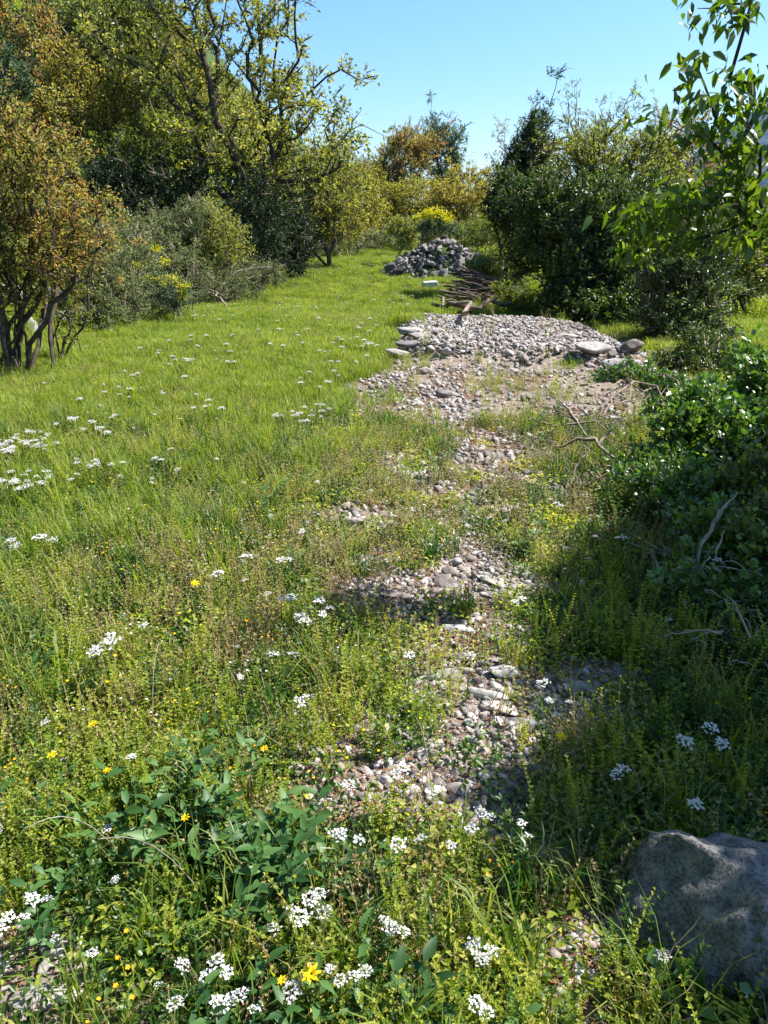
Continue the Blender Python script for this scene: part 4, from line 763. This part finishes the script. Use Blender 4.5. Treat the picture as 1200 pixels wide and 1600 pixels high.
# ------------------------------------------------------------------ pile of cut branches, dead twigs, pale block
def stick(name, P, r0, r1, mat, label, cat, group=None, k=6, sides=()):
    P = np.asarray(P, float); m = 9; t = np.linspace(0, 1, m); tk_ = np.linspace(0, 1, len(P)); Q = np.stack([np.polyval(np.polyfit(tk_, P[:, j], len(P)-1), t) for j in range(3)], 1)
    L_ = np.linalg.norm(P[-1]-P[0]); Q[1:-1] += rng.normal(size=(m-2, 3))*L_*(.0 if cat == 'grass stalk' else .016); o0 = Q[0].copy(); mb = MB(); tube(mb, Q-o0, np.linspace(r0, r1, m)*(1+.12*rng.normal(size=m)), k)
    for s_ in sides:
        i = int(s_[0]*(m-1)); q = Q[i]-o0; d = unit(np.array(s_[1], float)); l = s_[2]; W = q+d*np.linspace(0, l, 6)[:, None]; W[1:] += np.cumsum(rng.normal(size=(5, 3))*l*.05, 0); tube(mb, W, np.linspace(r1*1.2, r1*.4, 6), 4)
    return tag(link(name, mb.mesh(name, M[mat], True), loc=tuple(o0)), label, cat, group)
c0 = G(770, 482); c1 = G(800, 455)
for i in range(210):
    f = random.random(); px = 690+random.random()*125; lay = random.random()
    c = G(722+92*random.random()**.8, 484-30*random.random()); L_ = random.uniform(.5, 1.2); a = random.gauss(-.12, .3); dx = math.cos(a)*L_/2; dy = math.sin(a)*L_/2; 
    prof = max(0.0, 1-abs((c[0]-G(760, 478)[0])/1.25)); z = c[2]+.03+.6*prof*lay; dz = random.gauss(-.03, .06)*L_
    stick('cut_branch', [[c[0]-dx, c[1]-dy, max(z-dz, float(H(c[0]-dx, c[1]-dy))+.02)], [c[0], c[1], z], [c[0]+dx*.8, c[1]+dy, max(z+dz, float(H(c[0]+dx*.8, c[1]+dy))+.02)]], random.uniform(.010, .026), .006, 'brush', 'brown cut branch in the pile above the rubble bed', 'branch', 'cut branches of the pile', 5,
          [(random.uniform(.3, .9), rdir(1, .1)[0], random.uniform(.05, .16)) for _ in range(2)])
a = G(668, 487); b = G(725, 492); stick('cut_branch', [a+[0, 0, .08], b+[0, 0, .16], G(800, 492)+[0, 0, .2]], .045, .03, 'brush', 'thick dark branch poking left out of the bottom of the pile', 'branch')
a = G(683, 462, .25); b = G(735, 487, .2); stick('cut_branch', [a, b], .02, .03, 'twig', 'grey broken branch pointing up left out of the pile', 'branch')
a = G(752, 492, .2); b = G(790, 505, .05); stick('cut_branch', [a, b], .02, .012, 'paletwig', 'pale stick leaning from the pile onto the rubble', 'branch')
def arc(p, q, h0, h1, sag): A_ = G(*p, h0); B_ = G(*q, h1); m_ = (A_+B_)/2+np.array([0, 0, sag]); return [A_, A_*.75+B_*.25+[0, 0, sag*.75], m_, A_*.25+B_*.75+[0, 0, sag*.75], B_]
stick('dead_branch', arc((868, 640), (1015, 800), .16, .10, .06), .006, .013, 'twig', 'long dead branch lying across the weeds toward the lower right', 'branch', None, 6, [(.3, (-.3, .1, .3), .2), (.5, (-.8, .3, -.1), .3), (.7, (.3, .2, .3), .15)])
stick('dead_branch', arc((920, 735), (985, 755), .12, .12, -.05), .008, .006, 'twig', 'curved bleached twig hanging under the long dead branch', 'branch', None, 5, [(.5, (-.5, .2, .5), .2)])
stick('dead_branch', arc((1125, 800), (1075, 905), .38, .12, .04), .011, .008, 'paletwig', 'pale crooked limb standing in the shade at the right edge', 'branch', None, 7, [(.1, (.4, .2, .3), .12)])
stick('dead_branch', arc((1085, 880), (1105, 915), .15, .08, .0), .009, .007, 'paletwig', 'short pale limb forking from the foot of the crooked one', 'branch', None, 6)
for i in range(26):
    c = G(random.uniform(850, 985), random.uniform(635, 770), .03); a = random.uniform(0, 6.28); L_ = random.uniform(.2, .5); d = np.array([math.cos(a), math.sin(a), random.uniform(.05, .6)])*L_
    stick('dead_twig', [c, c+d*.5+[0, 0, .05], c+d], .005, .0018, 'twig', 'thin grey dead twig among the pinkish stones right of the strip', 'twig', 'dead twigs among the pinkish stones', 4, [(.5, rdir(1, .5)[0], L_*.4), (.75, rdir(1, .5)[0], L_*.25)])
for i in range(30):
    c = G(random.uniform(1080, 1215), random.uniform(790, 1060), random.uniform(.05, .3)); a = random.uniform(0, 6.28); L_ = random.uniform(.08, .2); d = np.array([math.cos(a), math.sin(a), random.uniform(-.5, .9)])*L_
    stick('dead_twig', [c, c+d*.5+[0, 0, .02], c+d], .0045, .0018, 'paletwig', 'pale dead twig in the shaded tangle at the right edge', 'twig', 'dead twigs in the shaded tangle', 4, [(.5, rdir(1, .2)[0], L_*.4)])
def block():
    import bmesh
    bm = bmesh.new(); bmesh.ops.create_cube(bm, size=1); bmesh.ops.scale(bm, vec=(.38, .28, .19), verts=bm.verts); bmesh.ops.bevel(bm, geom=bm.edges[:], offset=.018, segments=2, affect='EDGES')
    bmesh.ops.subdivide_edges(bm, edges=bm.edges[:], cuts=2)
    for v in bm.verts: v.co += Vector(np.random.default_rng(int(abs(v.co.x*999+v.co.y*77+v.co.z*5555))).normal(size=3)*.003)
    me = bpy.data.meshes.new('stone_block'); bm.to_mesh(me); bm.free(); me.materials.append(M['block']); p = G(672, 454)
    o = link('stone_block', me, loc=(p[0], p[1], p[2]+.13)); o.rotation_euler = (.03, -.04, .12); tag(o, 'small pale squared stone block on the grass between heap and branches', 'block')
block()

# ------------------------------------------------------------------ flowers
def umbel_mesh(seed, nf, rad, petal, flat=.35, np_=5):
    g = np.random.default_rng(seed); mb = MB(); st = MB(); a = np.arange(nf)*2.39996; q = np.sqrt((np.arange(nf)+.5)/nf)*rad*(1+.12*g.normal(size=nf)); C_ = np.stack([np.cos(a)*q, np.sin(a)*q, -flat*q*q/rad+.12*rad*g.normal(size=nf)], 1)
    n = nf*np_; ci = np.repeat(np.arange(nf), np_); an = np.tile(np.arange(np_)*6.283/np_, nf)+np.repeat(g.random(nf)*6.28, np_); D = np.stack([np.cos(an), np.sin(an), .15+.45*g.normal(size=n)], 1)
    s = petal*(.7+.6*g.random(n)); leaves(mb, C_[ci], D, np.tile([0, 0, 1.], (n, 1))+g.normal(size=(n, 3))*.2, s, s*.8, .5, 'oval' if petal > .006 else 'rhomb', .1)
    for c in C_[::2]: tube(st, [[0, 0, -rad*.9], c*.55+[0, 0, -rad*.4], c-[0, 0, .001]], .0006, 3)
    return mb.mesh('petals', M['petal']), st.mesh('rays', M['stem'])
def stem_mesh(seed, h):
    g = np.random.default_rng(seed); mb = MB(); t = np.linspace(0, 1, 8)[:, None]; b = g.normal(size=2)*.03; P = np.concatenate([(t**1.5)*b, t*h-h], 1); P[:, :2] -= b; tube(mb, P, np.linspace(.0018, .001, 8), 4)
    n = 14; f = g.random(n)*.8; c = np.stack([np.interp(f, t[:, 0], P[:, j]) for j in range(3)], 1); leaves(mb, c, rdir(n, .5, g), rdir(n, 2, g), .03, .006, .5, 'rhomb', .3); return mb.mesh('stem', M['stem'])
UMB = [umbel_mesh(i, [20, 16, 12][i % 3], [.026, .022, .018][i % 3], .0062, .35, 4) for i in range(3)]; STM = [stem_mesh(i, .22) for i in range(3)]
def flower(x, y, zt, sc, label, group):
    root = bpy.data.objects.new('white_flower', None); COL.objects.link(root); root.location = (x, y, float(H(x, y))); tag(root, label, 'flower', group); h = max(.03, zt-root.location.z)
    k = random.randrange(3); s = link('stem', STM[k], root, (0, 0, h)); s.scale = (1, 1, (h+.01)/.22)
    hd = link('flower_head', UMB[k][0], root, (0, 0, h+.02*sc)); hd.scale = (sc,)*3; hd.rotation_euler = (random.gauss(0, .2), random.gauss(0, .2)-.05, random.uniform(0, 6))
    r = link('flower_ray', UMB[k][1], hd)
FL = [(485, 1410, 1.3), (470, 1440, 1.2), (505, 1432, 1.1), (455, 1425, 1), (500, 1400, 1), (430, 1455, 1), (340, 1510, 1.3), (325, 1530, 1), (355, 1525, 1), (275, 1572, 1.2), (345, 1575, 1.2), (372, 1562, 1), (400, 1580, 1), (455, 1555, 1.3), (515, 1518, 1), (532, 1535, 1), (555, 1530, 1), (570, 1522, .9), (610, 1455, 1.2), (632, 1462, 1), (600, 1440, .8),
      (740, 1485, 1.3), (765, 1495, 1.1), (752, 1505, 1), (745, 1575, 1.1), (760, 1590, 1), (1070, 1165, 1.5), (1110, 1145, 1.6), (1128, 1168, 1.1), (1085, 1262, 1.3), (848, 1072, 1.3), (858, 1098, .9), (889, 1100, .8), (870, 1120, .8), (962, 1215, 1.2), (975, 1205, 1),
      (815, 1290, 1), (825, 1310, .9), (765, 1280, .9), (750, 1275, .8), (735, 1300, .9), (705, 1325, 1), (655, 1315, 1), (622, 1325, 1), (632, 1205, 1.2), (618, 1215, 1), (545, 1230, 1), (560, 1318, 1), (530, 1310, 1),
      (15, 1440, 1.2), (40, 1438, 1), (55, 1410, 1.2), (75, 1410, 1), (5, 1455, 1), (85, 1472, .8), (145, 1492, .9), (205, 1187, 1), (440, 942, 1.8), (455, 938, 2), (500, 945, 2), (515, 955, 1.8), (505, 965, 1.6), (470, 970, 2), (480, 975, 1.6), (428, 1030, 1.6), (458, 1028, 1.5), (470, 1105, 1.5), (480, 1095, 1.3), (388, 873, 1.7), (440, 880, 1.7), (452, 878, 1.6), (342, 900, 1.8), (333, 903, 1.5), (225, 983, 1.9), (175, 1008, 2), (165, 1012, 1.7), (148, 1025, 1.7), (640, 1030, 1.4), (735, 1030, 1.3), (815, 940, 1.5), (805, 945, 1.3), (875, 795, 1.8), (868, 790, 1.8), (970, 845, 1.8), (1120, 880, 1.8), (780, 1130, .9)]
for px, py, sc in FL:
    hh = .16 if py > 1350 else (.2 if px < 900 else .24); p = G(px, py, hh)
    side = 'at the bottom edge' if py > 1480 else ('below the gravel' if py > 1280 else ('beside the gravel' if py > 1000 else 'in the middle of the meadow edge'))
    if px > 930: side = 'in the shade at the right'
    elif px < 250: side = 'at the left edge of the near weeds'
    flower(p[0], p[1], p[2], sc*(.74 if py > 1000 else .6)*random.uniform(.8, 1.1), 'white clustered blossom on a green stalk '+side, 'white blossoms '+side)
FAR = [(40, 690, 45, 18, 40), (150, 665, 60, 18, 18), (30, 745, 40, 16, 24), (120, 722, 25, 8, 5), (160, 720, 18, 7, 5), (75, 740, 18, 6, 3), (300, 545, 100, 22, 34), (230, 590, 60, 25, 12), (310, 632, 40, 8, 7), (470, 650, 38, 12, 16), (500, 635, 30, 8, 8), (540, 545, 38, 24, 26), (500, 590, 40, 14, 10), (450, 520, 110, 18, 16), (390, 495, 100, 14, 12), (520, 470, 90, 30, 22), (580, 520, 22, 30, 14), (620, 450, 45, 25, 10), (540, 430, 60, 16, 10), (110, 610, 100, 18, 8), (15, 850, 20, 8, 5), (70, 840, 14, 6, 3), (240, 720, 200, 60, 10), (380, 690, 80, 20, 5), (10, 1015, 12, 6, 3)]
YAR = []
for s_ in range(3):
    pm, rm = umbel_mesh(40+s_, 30, .034, .007, .15, 4); sm_ = stem_mesh(40+s_, .22)
    mb = MB()
    for me_, mi in ((pm, 0), (rm, 1), (sm_, 1)):
        V = np.zeros(len(me_.vertices)*3, np.float32); me_.vertices.foreach_get('co', V)
        fs = {}
        for p_ in me_.polygons: fs.setdefault(len(p_.vertices), []).append(tuple(p_.vertices))
        k0 = mb.n; first = True
        for kk_, fl in fs.items():
            if first: mb.add(V.reshape(-1, 3), fl, .5, mi); first = False
            else: mb.f.append(np.array(fl, np.int32)+k0); mb.t.append(np.full(len(fl), .5, np.float32)); mb.m.append(np.full(len(fl), mi, np.int32))
    YAR.append(mb.mesh('white_flower', [M['petal'], M['stem']]))
nf = 0
for px, py, rx, ry, n in FAR:
    for _ in range(max(1, round(n*.66))):
        if nf > 205: break
        a = random.uniform(0, 6.28); q = math.sqrt(random.random()); X_ = px+rx*q*math.cos(a)*1.1; Y_ = py+ry*q*math.sin(a)*1.1; p = G(X_, Y_, .2); z = float(H(p[0], p[1]))
        if p[1] > 40: continue
        o = link('white_flower', YAR[random.randrange(3)], loc=(p[0], p[1], p[2])); s = random.uniform(.4, 1.05); o.scale = (s, s, (p[2]-z+.02)/.22); o.rotation_euler = (0, 0, random.uniform(0, 6.28)); nf += 1
        far = 'in the far meadow grass' if py < 560 else 'in the left and middle meadow grass'
        tag(o, 'flat white umbel flower '+far, 'flower', 'white umbels '+far)
x, y = pts_in(4500, -7, 4, 4.2, 34); cx = clump(x, y, 111, .5, .45, .62); X1, Y1 = keep(x, y, meadow(x, y)*cx*.55*(1-bare(x, y))); n = len(X1)
place('white_blossom', YAR, X1, Y1, .28, .7, 'small white umbels sprinkled over the far meadow', .1, .19)
x, y = near(900, 5); X1, Y1 = keep(x, y, vis(x, y)*(1-.7*bareP(x, y))*clump(x, y, 181, 1.6, .42, .6)*(.35+.65*sm(-1.5, -.2, x))); place('small_white_blossom', YAR, X1, Y1, .2, .5, 'small scattered white blossoms among the near weeds', .3, .13)
# yellow flowers
def yellow_mesh(seed):
    g = np.random.default_rng(seed); mb = MB(); n = 34; an = np.arange(n)*2.4; D = np.stack([np.cos(an), np.sin(an), .25+.5*(np.arange(n) % 3)/2], 1)
    leaves(mb, D*.002, D, np.tile([0, 0, 1.], (n, 1)), .017-.004*(np.arange(n) % 3), .0045, .5, 'rhomb', .05); return mb.mesh('flower_head', M['yellow'])
YM = [yellow_mesh(i) for i in range(2)]
for px, py, s, lab in [(487, 1522, 1.25, 'single large yellow daisy near the bottom edge among white blossoms'), (877, 1152, 1.0, 'single yellow daisy at the right side of the gravel'), (305, 912, 1.1, 'single yellow daisy high in the left meadow'), (413, 1170, .7, 'small yellow flower in tan weeds left of the flat rock'), (145, 1132, .8, 'small yellow flower at the left among yellow-green weeds'), (82, 1180, .9, 'yellow flower near the left edge'), (168, 1205, .8, 'yellow flower right of the one near the left edge'), (290, 1278, .7, 'small orange-yellow flower above the broad-leaved herbs'), (925, 1118, .6, 'tiny yellow flower in shade under the tall weeds'), (441, 1532, .6, 'tiny yellow flower left of the large yellow daisy')]:
    p = G(px, py, .19); z = float(H(p[0], p[1])); root = bpy.data.objects.new('yellow_flower', None); COL.objects.link(root); root.location = (p[0], p[1], z); tag(root, lab, 'flower')
    h = p[2]-z; st = link('stem', STM[1], root, (0, 0, h)); st.scale = (1, 1, (h+.01)/.22); hd = link('flower_head', random.choice(YM), root, (0, 0, h)); hd.scale = (s,)*3; hd.rotation_euler = (random.gauss(.2, .1), random.gauss(0, .2), 0)
# a few tall arching grass stalks in the foreground
for i, (px, py, qx, qy) in enumerate([(300, 1450, 250, 1200), (330, 1420, 110, 1330), (415, 1400, 345, 1235), (680, 1300, 640, 1120), (770, 1280, 850, 1230), (200, 1350, 0, 1328), (1165, 1560, 1200, 1440), (1085, 1280, 1100, 1170), (1000, 1120, 1010, 1000), (240, 1180, 255, 1000)]):
    a = G(px, py); e = G(qx, qy, .30); dep = e[1]; e = a+(e-a)*.8; e[2] = a[2]+.32; stick('grass_stalk', [a, a*.55+e*.45+[0, 0, .09], a*.2+e*.8+[0, 0, .05], e], .0016, .0008, 'paletwig' if i % 2 else 'stem', 'thin tall arching grass stalk standing out of the near weeds', 'grass stalk', 'tall grass stalks of the foreground', 4)

# ------------------------------------------------------------------ air
def haze():
    import bmesh
    bm = bmesh.new(); bmesh.ops.create_cube(bm, size=1); bmesh.ops.scale(bm, vec=(7200, 7200, 900), verts=bm.verts); me = bpy.data.meshes.new('haze'); bm.to_mesh(me); bm.free()
    zlo = float(Z.min())-1; zhi = 640.0
    for v in me.vertices: v.co.z = zlo if v.co.z < 0 else zhi
    m = bpy.data.materials.new('haze_air'); m.use_nodes = True; N = m.node_tree.nodes; N.clear(); p = N.new('ShaderNodeVolumePrincipled'); p.inputs['Color'].default_value = (.26, .50, 1, 1); p.inputs['Density'].default_value = .00009; p.inputs['Anisotropy'].default_value = .2
    o = N.new('ShaderNodeOutputMaterial'); m.node_tree.links.new(p.outputs[0], o.inputs['Volume']); me.materials.append(m)
    tag(link('haze', me, loc=(0, 4, 0)), 'thin blue air haze over the valley', None, None, 'stuff')
haze(); print('Z range', Z.min(), Z.max())
